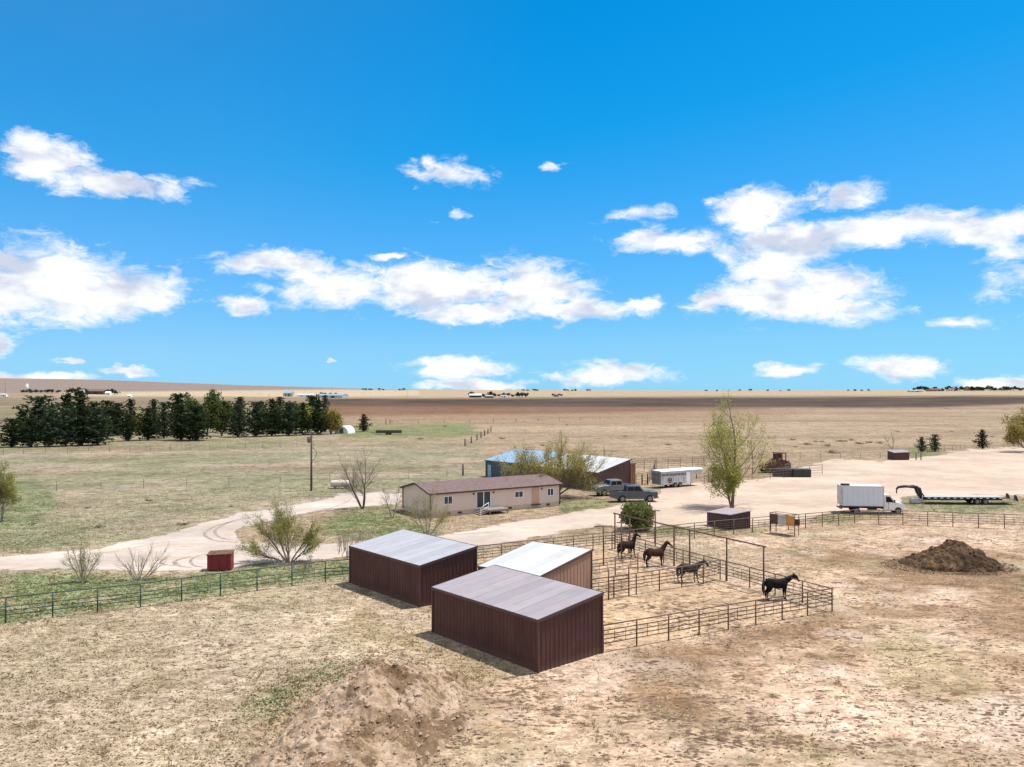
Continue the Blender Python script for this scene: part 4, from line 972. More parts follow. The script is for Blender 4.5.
for i, (h, w, full) in enumerate(((10.5, 2.9, .55), (9.6, 3.1, .42), (12.0, 2.9, .62), (8.0, 2.6, .5))):
    tr, cr = pine_meshes(100 + i, h, w, 7, full)
    def mk(b, nm, m_):
        me = bpy.data.meshes.new(nm); me.from_pydata(b.v, [], b.f); me.polygons.foreach_set('use_smooth', b.sm); me.materials.append(m_); return me
    PINE.append((h, mk(tr, 'trunk', M['bark_dark']), mk(cr, 'crown', M['needles']), mk(cr, 'crown', M['needles_soft'])))
def pine(label, p, hpx, var, soft=False, wide=1.0, group='pines of the windbreak', hm=None):
    px_ = 512 + FPX * p.x / p.y; h, a, b, c = PINE[var]; s = (hm or hpx / FPX * p.y) / h
    t = thing('pine_tree', label, 'pine tree', p, var * 1.7 + p.x, group)
    for me, nm in ((a, 'trunk'), (c if soft else b, 'crown')):
        o = bpy.data.objects.new(nm, me); COL.objects.link(o); o.parent = t
    v_ = 0.86 + 0.2 * ((p.x * 7.31) % 1.0) if 'windbreak' in label else 1.0
    v_ *= 0.84 if ('windbreak' in label and px_ < 35) else 1.0
    t.scale = (s * wide * 1.36, s * wide * 1.36, s * v_); return t
ORD = ['first', 'second', 'third', 'fourth', 'fifth', 'sixth', 'seventh', 'eighth', 'ninth', 'tenth', 'eleventh', 'twelfth', 'thirteenth', 'fourteenth', 'fifteenth', 'sixteenth', 'seventeenth', 'eighteenth', 'nineteenth', 'twentieth', 'twenty-first', 'twenty-second', 'twenty-third', 'twenty-fourth', 'twenty-fifth', 'twenty-sixth', 'twenty-seventh', 'twenty-eighth', 'twenty-ninth', 'thirtieth', 'thirty-first', 'thirty-second', 'thirty-third', 'thirty-fourth']
front = [(12, 447, 34, 1, 1.15), (31, 447, 36, 0, 1), (49, 446.5, 36, 3, 1), (66, 446, 38, 1, 1), (82, 445.5, 42, 0, 1.1), (98, 445, 38, 1, 1.15), (128, 441, 28, 3, .8), (148, 440, 32, 1, 1.1), (164, 438, 34, 0, .9),
         (181, 440, 40, 0, 1.1), (196, 440.5, 38, 1, 1.15), (238, 437, 38, 0, .95), (256, 436.5, 36, 1, 1.0), (272, 436, 36, 0, 1.0), (289, 435.5, 38, 1, .9), (303, 435, 36, 2, .9), (318, 434.5, 40, 0, .9)]
back = [(22, 441, 36, 0, 1), (40, 440, 47, 1, 1.3), (54, 438, 34, 2, 1), (67, 438, 50, 2, 1.2), (80, 437, 48, 0, 1.2), (94, 437, 34, 1, 1), (108, 436, 36, 3, 1.2), (118, 435, 34, 1, 1), (131, 434, 36, 2, 1.1), (154, 433, 34, 2, 1), (178, 434, 38, 1, 1.1), (190, 433, 33, 2, 1),
        (224, 432, 34, 1, 1), (240, 433, 40, 2, 1.0), (262, 430, 32, 0, 1), (280, 431, 36, 2, 1), (312, 430, 34, 1, .9), (325, 431, 34, 2, .8)]
for i, (px, py, hh, v, wd) in enumerate(front):
    pine(f'dark pine, {ORD[i]} from the left in the front row of the windbreak', G(px, py), hh, v, i % 3 == 2 or px in (66, 98, 256), wd)
for i, (px, py, hh, v, wd) in enumerate(back):
    pine(f'dark pine, {ORD[i]} from the left in the back row of the windbreak', G(px, py), hh, v, i % 4 == 1, wd)
pine('lone dark pine standing right of the white hoop shelter', G(364, 431.5), 17, 3, False, .95, group='single pines')
pine('left one of two small pines beside the dark red shelter', G(921.5, 452), 15, 3, True, .9, group='single pines')
pine('right one of two small pines beside the dark red shelter', G(934.5, 451.5), 17, 1, True, .85, group='single pines')
pine('small dark pine alone at the far right edge of the yard', G(982, 449), 19, 3, False, .85, group='single pines')
for i, (px, py, hh, lf_, lab) in enumerate(((207, 436, 60, 'leaf_mid', 'tallest leafy green tree standing up out of the pine windbreak'), (222, 436, 46, 'leaf_mid', 'rounded green leafy tree right of the tallest tree in the windbreak'),
                                      (296, 433, 37, 'leaf_mid', 'slim bright green tree among the pines right of the middle'), (308, 433, 35, 'leaf_spring', 'yellow green tree at the right part of the windbreak'),
                                      (283, 433, 33, 'leaf_mid', 'mid green leafy tree between pines left of the slim bright one'), (262, 432, 30, 'leaf_mid', 'low mid green leafy tree among the pines right of centre'),
                                      (331, 434, 30, 'leaf_olive', 'thin olive tree at the right end of the windbreak'), (143, 434, 24, 'leaf_olive', 'low olive tree between the pines left of the middle'), (320, 434, 33, 'leaf_mid', 'slim green leafy tree just left of the olive tree at the windbreak end'))):
    p = G(px, py); hm = hh / FPX * p.y
    tree('leafy_tree', lab, 'tree', p, 200 + i, [(-.18, 0, 1, 1), (.2, .1, 1, .95), (0, -.2, 1, 1)], PP(kids=(7, 5, 4), start=(.15, .2, .2), len=.5, ang=(18, 40), up=.08, rk=.5), 2, hm * .48, .16, lf_, 'bark', (9, .6, .55), 'leafy trees in the windbreak')

# ------------------------------------------------------------------ sundries near the yard
p = G(221, 569.3)
t = thing('bin', 'dark red metal feed bin with sloping lid beside the green fence', 'bin', p, R(6))
mb = MB(); mb.hexa([(-.92, -.5, .06), (.92, -.5, .06), (.92, .55, .06), (-.92, .55, .06)], [(-.92, -.5, 1.22), (.92, -.5, 1.30), (.92, .55, 1.42), (-.92, .55, 1.34)]); mb.build('body', M['red'], t, .02)
mb = MB(); mb.hexa([(-.97, -.56, 1.23), (.97, -.56, 1.31), (.97, .6, 1.44), (-.97, .6, 1.36)], [(-.97, -.56, 1.29), (.97, -.56, 1.37), (.97, .6, 1.50), (-.97, .6, 1.42)]); mb.build('lid', M['rust'], t, .01)
mb = MB()
for x in (-.6, 0, .6): mb.box((x, -.515, .65), (.07, .03, 1.1))
mb.build('rib', M['red'], t)
mb = MB(); mb.box((0, 0, .03), (1.7, .9, .06)); mb.build('skid', M['blackmetal'], t)
# propane tank
p = G(340.5, 488.3)
t = thing('propane_tank', 'cream horizontal propane tank in the field left of the bare tree', 'tank', p, R(4))
mb = MB(); n = 9; pts = []; rd_ = []
for k in range(n): a = math.pi / 2 * k / (n - 1); pts.append((-1.15 - .33 * math.cos(a) , 0, .72)); rd_.append(max(.01, .49 * math.sin(a)))
pts += [(x * -1, 0, .72) for x, _, _ in reversed(pts)]; rd_ += list(reversed(rd_))
mb.tube(pts, rd_, 20); mb.build('body', M['tank'], t)
for x in (-.8, .8):
    mb = MB(); mb.box((x, 0, .13), (.22, .8, .3)); mb.build('support', M['wood'], t)
mb = MB(); mb.cyl((0, 0, 1.26), .16, .16, n=12); mb.build('valve_dome', M['tank'], t)
# low dark box with pitched roof
def lowbox2():
    c = G(730, 529.9); u = Vector((1, 0.12, 0)).normalized()
    t = thing('storage_box', 'low dark wooden box with faded mauve roof behind the pens', 'storage box', c, 0)
    L = 4.5; Wd = 2.4
    q = [Vector((0, 0, 0)), Vector((2.35, 1.1, 0)), Vector((.7, 4.1, 0)), Vector((-1.65, 3.0, 0))]
    hs = [1.52, 1.78, 1.66, 1.36]
    mb = MB(); mb.hexa(q, [v + Vector((0, 0, h)) for v, h in zip(q, hs)]); mb.build('wall', M['box_wall'], t)
    mb = MB()
    for i in range(4):
        a, b = q[i], q[(i + 1) % 4]; n = int((b - a).length / .32)
        for k in range(n + 1):
            w_ = a.lerp(b, k / n); hh = hs[i] + (hs[(i + 1) % 4] - hs[i]) * k / n; mb.box((w_.x, w_.y, hh / 2 - .02), (.05, .05, hh - .05))
    mb.build('batten', M['box_wall'], t)
    cc = (q[0] + q[2]) / 2; qo = [cc + (v - cc) * 1.07 + Vector((0, 0, h + .02)) for v, h in zip(q, hs)]
    mb = MB(); mb.hexa(qo, [v + Vector((0, 0, .06)) for v in qo]); mb.build('roof', M['box_roof'], t)
lowbox2()
# raised feed rack on legs with three coloured boards
c = G(769.6, 533); e = (G(794.2, 536.5) - c); ln = e.length; t = thing('feed_rack', 'raised feed rack on thin legs with brown, pale and orange boards', 'feed rack', c, math.atan2(e.y, e.x))
for x, y in ((0, 0), (ln, 0), (0.1, 1.0), (ln - .1, 1.0)):
    mb = MB(); mb.tube([(x, y, -.1), (x, y, 2.1)], .04, 6); mb.build('leg', M['pipe'], t)
for k, m_ in enumerate(('darkwood', 'alu', 'orange')):
    mb = MB(); a = .03 + (ln - .06) * k / 3; b = .03 + (ln - .06) * (k + 1) / 3; mb.box(((a + b) / 2, -.05, 1.5), (b - a - .02, .04, 1.0)); o = mb.build('board', M[m_], t)
    o['label'] = ('brown board', 'pale metal board', 'orange board')[k]
mb = MB(); mb.box((ln / 2, .5, 1.02), (ln, 1.0, .05)); mb.box((ln / 2, 1.02, 1.3), (ln, .04, .55)); mb.build('trough', M['darkwood'], t)
mb = MB(); mb.tube([(0, 0, 2.08), (ln, 0, 2.08), (ln - .1, 1, 2.08), (.1, 1, 2.08), (0, 0, 2.08)], .03, 6); mb.build('top_rail', M['pipe'], t)
# orange wooden box at the end of the barn
c = G(630.3, 484.5); t = thing('wooden_stall', 'tall orange brown plywood stall against the right end of the brown barn', 'stall', c, R(38))
mb = MB(); mb.box((.55, .7, 1.55), (1.1, 1.4, 3.1)); mb.build('wall', M['plywood'], t)
mb = MB(); mb.box((.55, .7, 3.16), (1.35, 1.65, .08)); mb.build('roof', M['rust'], t)
mb = MB()
for x in (.1, .55, 1.0): mb.box((x, -.02, 1.5), (.06, .04, 2.9))
mb.build('batten', M['darkwood'], t)
# dark hay stack and black covered row
def machine_and_row():
    rg = random.Random(6); names = ['first', 'second', 'third', 'fourth']
    c = G(780, 473.2) + Vector((0, 1.6, 0)); t = thing('old_machine', 'old dark rusty machine with open cab and sloping hood behind the black row', 'machine', c, R(4))
    mb = MB(); mb.prism([(-3.1, .75), (-2.9, 1.25), (-1.6, 1.9), (-.7, 2.35), (-.3, 2.4), (-.3, .7)], -.85, .85); mb.build('hood', M['rust'], t, .05)
    mb = MB(); mb.box((.35, 0, 1.1), (1.5, 1.9, 1.3)); mb.box((1.55, 0, 1.15), (1.1, 1.9, 1.1)); mb.box((1.45, 0, 1.9), (.9, 1.7, .3)); mb.build('body', M['rust'], t, .05)
    mb = MB()
    for x in (-.35, .42, 1.2):
        for y in (-.8, .8): mb.box((x, y, 2.55), (.16, .14, 1.6))
    mb.box((.42, 0, 3.42), (1.85, 1.85, .16)); mb.box((.42, 0, 2.0), (1.7, 1.74, .45)); mb.box((.42, .7, 2.75), (1.6, .08, .9)); cb_ = mb.build('cab', M['rust'], t, .02)
    mb = MB()
    for z in (1.05, 1.5): mb.box((1.55, -.97, z), (1.2, .05, .14))
    mb.build('side_step', M['wood'], t)
    for y in (-.95, .95):
        mb = MB(); mb.prism([(-2.5, .05), (-2.8, .35), (-2.5, .75), (1.9, .8), (2.2, .4), (1.9, .05)], y - .22, y + .22); mb.build('track', M['blackmetal'], t, .04)
    mb = MB(); mb.box((-2.95, -.4, .95), (.25, .5, .3)); mb.build('front_lamp', M['white'], t)
    for i, (px, py) in enumerate(((778, 476.5), (787, 476.6), (796, 476.8), (805, 476.8))):
        p = G(px, py); mb = MB(); mb.box((0, 0, .68), (1.5, 1.6, 1.34)); o = mb.build('covered_bale', M['tarp_dark'], bevel=.1); o.location = p; o.rotation_euler = (0, 0, rg.uniform(-.06, .06))
        tag(o, f'black covered bale, {names[i]} from the left, in front of the rusty machine', 'covered bale', 'black covered bales in a row')
machine_and_row()
# dark red loafing shelter far right
c = G(909, 460); t = thing('shelter', 'small dark red shelter with flat pale roof beside the two small pines', 'shelter', c, R(6))
mb = MB(); mb.hexa([(-3.2, 0, 0), (0, 0, 0), (0, 2.6, 0), (-3.2, 2.6, 0)], [(-3.2, 0, 1.5), (0, 0, 1.6), (0, 2.6, 1.85), (-3.2, 2.6, 1.75)]); mb.build('wall', M['wall_brown'], t)
mb = MB(); mb.hexa([(-3.4, -.2, 1.5), (.2, -.2, 1.6), (.2, 2.8, 1.9), (-3.4, 2.8, 1.8)], [(-3.4, -.2, 1.57), (.2, -.2, 1.67), (.2, 2.8, 1.97), (-3.4, 2.8, 1.87)]); mb.build('roof', M['roof_mauve'], t)
for i, x in enumerate((1.2, 2.2)):
    mb = MB(); mb.tube([(0, 0, -.2), (0, 0, 1.5)], .1, 7); o = mb.build('wooden_post', M['darkwood']); o.location = c + Vector((x + .1, -.2, 0)); tag(o, ('left', 'right')[i] + ' stubby post right beside the dark red shelter', 'post', 'lone wooden posts')
# white hoop shelter and dark trailer in the far field
c = G(341.5, 433.6); t = thing('hoop_shelter', 'small white hoop shelter at the right end of the windbreak', 'shelter', c, R(-14))
mb = MB(); prof = [(2.4 * math.cos(a), 2.5 * math.sin(a)) for a in np.linspace(0, math.pi, 13)]
mb.prism([(x, z) for x, z in prof], 0, 5.5); mb.build('cover', M['canvas'], t)
mb = MB(); mb.box((0, -.04, .9), (1.4, .05, 1.8)); mb.build('door', M['tpost'], t)
c = G(389, 434.6); t = thing('stock_trailer', 'long low dark stock trailer parked in the far field right of the lone pine', 'trailer', c, R(2))
mb = MB(); mb.box((0, 0, 1.0), (8.2, 2.2, .9)); mb.build('body', M['darkwood'], t)
for x in (-.6, .4):
    for y in (-1.15, 1.15):
        mb = MB(); mb.cyl((x, y, .36), .36, .22, 'Y', 12); mb.build('wheel', M['black'], t)
mb = MB(); mb.box((-5.0, 0, .6), (1.9, .15, .15)); mb.build('tongue', M['blackmetal'], t)

# ------------------------------------------------------------------ vehicles
def wheel(t, x, y, r=.39, w=.26, rim=True):
    s = 1 if y > 0 else -1
    mb = MB(); mb.tube([(x, y - w / 2, r), (x, y - w / 2 + .03, r), (x, y + w / 2 - .03, r), (x, y + w / 2, r)], [r - .04, r, r, r - .04], 20)
    wo = mb.build('wheel', M['black'], t)
    if rim:
        mb = MB(); mb.cyl((x, y + s * (w / 2 + .006), r), r * .6, .02, 'Y', 16); mb.cyl((x, y + s * (w / 2 + .02), r), r * .18, .03, 'Y', 10); mb.build('rim', M['rimgrey'], wo)
def pickup(label, p, rz, paint, L=5.9):
    """faces +x, centred"""
    t = thing('pickup_truck', label, 'pickup truck', p, rz, 'pickup trucks parked by the barn'); h = L / 2; w = .98
    m = M[paint]
    mb = MB()   # lower body side profile with wheel cut-outs, hood, cab base
    def arch(cx, r, z0): return [(cx + r * math.cos(a), z0 + r * math.sin(a)) for a in np.linspace(math.pi, 0, 8)]
    fa, ra = h - 1.05, -h + 1.28
    prof = [(-h, .55)] + arch(ra, .50, .42) + arch(fa, .50, .42) + [(h - .02, .5), (h, 1.08), (h - .12, 1.24), (fa - .15, 1.34), (fa - .85, 1.37)] + [(-1.0, 1.37), (-1.05, 1.33), (-h, 1.33)]
    for y0, y1 in ((-w, -w + .14), (w - .14, w)): mb.prism(prof, y0, y1)
    mb.box((fa + .05, 0, 1.02), (1.9, 2 * w - .24, .5)); mb.hexa([(fa - .95, -w + .1, 1.30), (h - .1, -w + .1, 1.19), (h - .1, w - .1, 1.19), (fa - .95, w - .1, 1.30)], [(fa - .95, -w + .16, 1.41), (h - .22, -w + .16, 1.28), (h - .22, w - .16, 1.28), (fa - .95, w - .16, 1.41)])
    mb.box((h - .08, 0, .92), (.1, 2 * w - .1, .6)); mb.box((-h + .05, 0, .95), (.08, 2 * w - .2, .74))
    mb.box((-.35, 0, .85), (3.0, 2 * w - .26, .7))
    mb.build('body', m, t, .03)
    mb = MB(); mb.box((-h + .9, 0, .72), (1.65, 2 * w - .3, .05)); mb.box((-h + 1.72, 0, 1.0), (.06, 2 * w - .3, .64)); mb.build('bed', M['blackmetal'], t)
    # cab
    x0, x1, x2, x3 = -1.15, -1.0, .62, fa - .80
    mb = MB(); zt = 2.02; zb = 1.34
    mb.hexa([(x0, -w + .03, zb), (x3, -w + .03, zb), (x3, w - .03, zb), (x0, w - .03, zb)], [(x1, -w + .2, zt), (x2, -w + .2, zt), (x2, w - .2, zt), (x1, w - .2, zt)])
    mb.build('cab', m, t, .06)
    def at_(x, z, s, o=.008):   # point on the cab side
        k = (z - zb) / (zt - zb); return Vector((x, s * (w - .03 - .17 * k + o), z))
    for s in (-1, 1):
        for (a, b, c_, d_) in ((x0 + .15, x0 + .98, x1 + .1, x1 + .78), (x0 + 1.06, x3 - .28, x1 + .86, x2 - .05)):
            q = [at_(a, 1.40, s), at_(b, 1.40, s), at_(d_, 1.88, s), at_(c_, 1.88, s)]; q2 = [v + Vector((0, s * .012, 0)) for v in q]
            mb = MB(); mb.hexa(q, q2); mb.build('side_window', M['car_glass'], t)
    mb = MB(); k0, k1 = .08, .88
    f0 = lambda k, y: Vector((x3 + (x2 - x3) * k + .012, y, zb + (zt - zb) * k + .006)); q = [f0(k0, -w + .16), f0(k0, w - .16), f0(k1, w - .28), f0(k1, -w + .28)]
    mb.hexa(q, [v + Vector((.012, 0, .008)) for v in q]); mb.build('windscreen', M['car_glass'], t)
    mb = MB(); f1 = lambda k, y: Vector((x0 + (x1 - x0) * k - .012, y, zb + (zt - zb) * k)); q = [f1(k0 + .05, -w + .2), f1(k0 + .05, w - .2), f1(k1, w - .3), f1(k1, -w + .3)]
    mb.hexa(q, [v + Vector((-.012, 0, 0)) for v in q]); mb.build('rear_window', M['car_glass'], t)
    for y in (-.68, .68):
        mb = MB(); mb.box((h - .01, y, 1.06), (.06, .36, .2)); mb.build('headlight', M['lens_clear'], t)
        mb = MB(); mb.box((-h - .005, y * 1.2, 1.08), (.05, .18, .36)); mb.build('tail_light', M['lens_red'], t)
    mb = MB(); mb.box((h, 0, 1.0), (.05, .95, .36)); mb.build('grille', M['blackmetal'], t)
    mb = MB(); mb.box((h + .05, 0, .55), (.16, 1.9, .2)); mb.build('front_bumper', M['chrome'], t, .03)
    mb = MB(); mb.box((-h - .07, 0, .58), (.16, 1.85, .18)); mb.build('rear_bumper', M['chrome'], t, .03)
    for x in (fa, ra):
        for y in (-w + .12, w - .12): wheel(t, x, y, .43, .27)
    for s in (-1, 1):
        mb = MB(); mb.box((x3 - .25, s * (w + .1), 1.48), (.1, .2, .2)); mb.build('side_mirror', M['black'], t, .02)
    t.scale = (1, 1, 1.05)
    return t
pickup('dark grey crew cab pickup facing right beside the green bush', G(633.5, 501.3), R(5), 'truck_grey')
pickup('silver pickup facing left behind the dark grey pickup by the barn wall', G(612.5, 494.8), R(200), 'truck_silver', 5.6)

def box_truck():
    p = G(871, 512.6); t = thing('box_truck', 'white box truck parked on the grass beyond the low pipe fence', 'truck', p, R(-7)); h = 3.85
    mb = MB(); mb.box((-1.35, 0, 2.16), (5.0, 2.3, 2.42)); bx = mb.build('cargo_box', M['box_white'], t, .03)
    mb = MB()
    for x in (-3.85, 1.15):
        for y in (-1.15, 1.15): mb.box((x, y, 2.16), (.07, .07, 2.46))
    for z in (.97, 3.36):
        for y in (-1.15, 1.15): mb.box((-1.35, y, z), (5.04, .06, .07))
    mb.build('edge_trim', M['alu'], bx)
    mb = MB()
    for k in range(1, 8): mb.box((-3.85 + .625 * k, -1.153, 2.16), (.018, .012, 2.3))
    mb.build('panel_seam', M['alu'], bx)
    mb = MB()
    for x in (-3.7, 1.0): mb.box((x, -1.2, 3.36), (.12, .03, .06))
    mb.build('marker_lamp', M['lens_red'], bx)
    mb = MB(); mb.box((-3.3, -.3, 3.48), (.95, .7, .2)); mb.build('roof_vent', M['black'], bx)
    mb = MB(); mb.box((-3.89, 0, 2.1), (.04, 2.1, 2.2)); mb.build('rear_door', M['alu'], bx)
    mb = MB(); w = .98      # cab-chassis van nose
    prof = [(1.22, .5), (1.22, 2.25), (1.35, 2.36), (1.95, 2.34), (2.55, 1.52), (3.55, 1.28), (3.72, 1.12), (3.74, .5), (3.35, .45)] + [(2.92 + .45 * math.cos(a), .42 + .45 * math.sin(a)) for a in np.linspace(0, math.pi, 8)] + [(2.4, .42)]
    mb.prism(prof, -w, w); mb.build('cab', M['white'], t, .05)
    for s in (-1, 1):
        q = [(1.45, 1.45), (2.42, 1.45), (1.92, 2.12), (1.45, 2.16)]; mb = MB(); mb.prism(q, s * w - .01, s * w + .012); mb.build('side_window', M['car_glass'], t)
        mb = MB(); mb.box((3.73, s * .72, .98), (.05, .3, .22)); mb.build('headlight', M['lens_clear'], t)
        mb = MB(); mb.box((2.45, s * 1.16, 1.6), (.1, .26, .34)); mb.build('side_mirror', M['black'], t, .02)
        mb = MB(); mb.box((1.75, s * (w + .012), 1.0), (.02, .02, .9)); mb.box((1.75, s * (w + .02), 1.32), (.14, .03, .04)); mb.build('door_handle', M['blackmetal'], t)
    mb = MB(); mb.hexa([(2.50, -.84, 1.60), (2.50, .84, 1.60), (2.0, .78, 2.28), (2.0, -.78, 2.28)], [(2.53, -.84, 1.62), (2.53, .84, 1.62), (2.03, .78, 2.30), (2.03, -.78, 2.30)]); mb.build('windscreen', M['car_glass'], t)
    mb = MB(); mb.box((3.76, 0, .95), (.05, .95, .28)); mb.build('grille', M['blackmetal'], t)
    mb = MB(); mb.box((3.8, 0, .58), (.18, 1.9, .2)); mb.build('front_bumper', M['white'], t, .03)
    mb = MB(); mb.box((-.4, .42, .72), (6.8, .12, .22)); mb.box((-.4, -.42, .72), (6.8, .12, .22)); mb.box((-3.95, 0, .62), (.15, 2.1, .15)); mb.build('chassis', M['blackmetal'], t)
    for x, n in ((2.92, 1), (-2.1, 2)):
        for y in (-.86, .86): wheel(t, x, y, .40, .24 if n == 1 else .46)
    mb = MB(); mb.box((-.2, -.9, .62), (1.1, .3, .4)); mb.build('fuel_tank', M['black'], t); t.scale = (.92, .95, .95)
box_truck()

def horse_trailer():
    p = G(661, 488.6); a = R(29); p = p - Vector((math.cos(a) * -3.1 + math.sin(a) * 1.1, math.sin(a) * -3.1 - math.cos(a) * 1.1, 0)); t = thing('horse_trailer', 'white and aluminium gooseneck horse trailer parked beyond the pickups', 'trailer', p, a); 
    mb = MB(); prof = [(-3.1, .5), (3.0, .5), (3.0, 1.75), (4.85, 1.75), (4.85, 2.45), (4.7, 2.52), (-3.1, 2.45)]
    mb.prism(prof, -1.1, 1.1); mb.build('body', M['alu'], t, .05)
    mb = MB(); mb.hexa([(-3.2, -1.16, 2.44), (4.9, -1.16, 2.52), (4.9, 1.16, 2.52), (-3.2, 1.16, 2.44)], [(-3.2, -.9, 2.58), (4.9, -.9, 2.66), (4.9, .9, 2.66), (-3.2, .9, 2.58)]); mb.build('roof', M['white'], t, .03)
    for k in range(7):
        x = -2.65 + .72 * k
        mb = MB(); mb.box((x, -1.115, 1.95), (.60, .03, .36)); mb.build('window', M['slats'], t)
    mb = MB()
    for k in range(13): mb.box((-3.02 + .49 * k, -1.112, 1.1), (.05, .025, 1.15))
    mb.build('side_rib', M['white'], t)
    mb = MB(); mb.box((2.0, -1.12, 1.35), (.7, .03, 1.6)); mb.build('side_door', M['white'], t)
    mb = MB(); mb.tube([(-1.5 + .36 * math.cos(a), -1.135, 1.15 + .36 * math.sin(a)) for a in np.linspace(0, 2 * math.pi, 17)], .05, 5); mb.box((-1.5, -1.13, 1.15), (.3, .02, .3), ry=.6); mb.build('round_emblem', M['blackmetal'], t)
    mb = MB(); mb.box((-3.12, 0, 1.45), (.04, 2.0, 1.7)); mb.build('rear_door', M['rimgrey'], t)
    mb = MB()
    for k in range(5): mb.box((-3.15, -.9 + .45 * k, 1.45), (.03, .06, 1.7))
    for z in (.65, 1.5, 2.25): mb.box((-3.15, 0, z), (.035, 2.0, .06))
    mb.build('rear_bar', M['alu'], t)
    for x in (-.45, .5):
        for y in (-1.05, 1.05): wheel(t, x, y, .38, .24)
    mb = MB(); mb.box((.02, -1.1, .86), (2.0, .28, .06)); mb.box((.02, 1.1, .86), (2.0, .28, .06)); mb.build('fender', M['alu'], t)
    mb = MB(); mb.tube([(4.6, 0, 1.8), (4.6, 0, .95)], .07, 8); mb.build('coupler', M['blackmetal'], t)
    mb = MB(); mb.tube([(2.9, -.6, .9), (2.9, -.6, .03)], .05, 8); mb.build('jack_leg', M['blackmetal'], t)
horse_trailer()

def flatbed():
    p = G(960, 503.3); t = thing('flatbed_trailer', 'long black gooseneck flatbed trailer with pale deck right of the box truck', 'trailer', p, R(-2.5))
    L0, L1 = -4.9, 4.9
    mb = MB(); mb.box((.0, 0, .93), (L1 - L0, 2.4, .07)); mb.hexa([(L1, -1.2, .895), (L1 + 1.3, -1.2, .55), (L1 + 1.3, 1.2, .55), (L1, 1.2, .895)], [(L1, -1.2, .965), (L1 + 1.3, -1.2, .62), (L1 + 1.3, 1.2, .62), (L1, 1.2, .965)]); mb.build('deck', M['deck'], t)
    mb = MB()
    for y in (-1.22, 1.22): mb.box((0, y, .86), (L1 - L0, .06, .12))
    for y in (-.5, .5): mb.box((0, y, .66), (L1 - L0, .12, .34))
    for k in range(13): mb.box((L0 + .4 + .74 * k, 0, .84), (.07, 2.4, .09))
    mb.build('frame', M['blackmetal'], t)
    for k in range(12):
        mb = MB(); mb.box((L0 + .4 + .8 * k, -1.265, .83), (.34, .04, .10)); mb.build('stake_pocket', M['white'], t)
    mb = MB()
    for y in (-.45, .45):
        mb.tube([(L0 + .2, y, .75), (L0 - .25, y, 1.3), (L0 - .45, y, 1.9), (L0 - .75, y, 2.08)], [.18, .22, .24, .2], 6)
        mb.tube([(L0 - .65, y, 2.08), (L0 - 2.0, y * .5, 2.15), (L0 - 2.85, 0, 2.02), (L0 - 3.05, 0, 1.8)], [.2, .17, .15, .12], 6)
    for k in range(3): mb.box((L0 - .1 - .17 * k, 0, 1.1 + .35 * k), (.08, 1.0, .08))
    mb.build('gooseneck', M['blackmetal'], t)
    mb = MB(); mb.tube([(L0 - 3.05, 0, 1.85), (L0 - 3.05, 0, 1.25)], .08, 8); mb.build('coupler', M['blackmetal'], t)
    for y in (-.6, .6):
        mb = MB(); mb.tube([(L0 - .1, y, 1.1), (L0 - .1, y, .03)], .06, 8); mb.box((L0 - .1, y, .04), (.3, .3, .05)); mb.build('landing_leg', M['alu'], t)
    mb = MB(); mb.box((L0 - .75, 0, .35), (1.2, 1.0, .6)); mb.build('tool_box', M['alu'], t, .03)
    for x in (1.5, 2.5):
        for y in (-.98, .98): wheel(t, x, y, .39, .44)
    for y in (-.9, .9):
        mb = MB(); mb.hexa([(L1 + 1.3, y - .2, .5), (L1 + 1.7, y - .2, .45), (L1 + 1.7, y + .2, .45), (L1 + 1.3, y + .2, .5)], [(L1 + 1.3, y - .2, 1.2), (L1 + 1.42, y - .2, 1.2), (L1 + 1.42, y + .2, 1.2), (L1 + 1.3, y + .2, 1.2)]); mb.build('loading_ramp', M['blackmetal'], t)
flatbed()

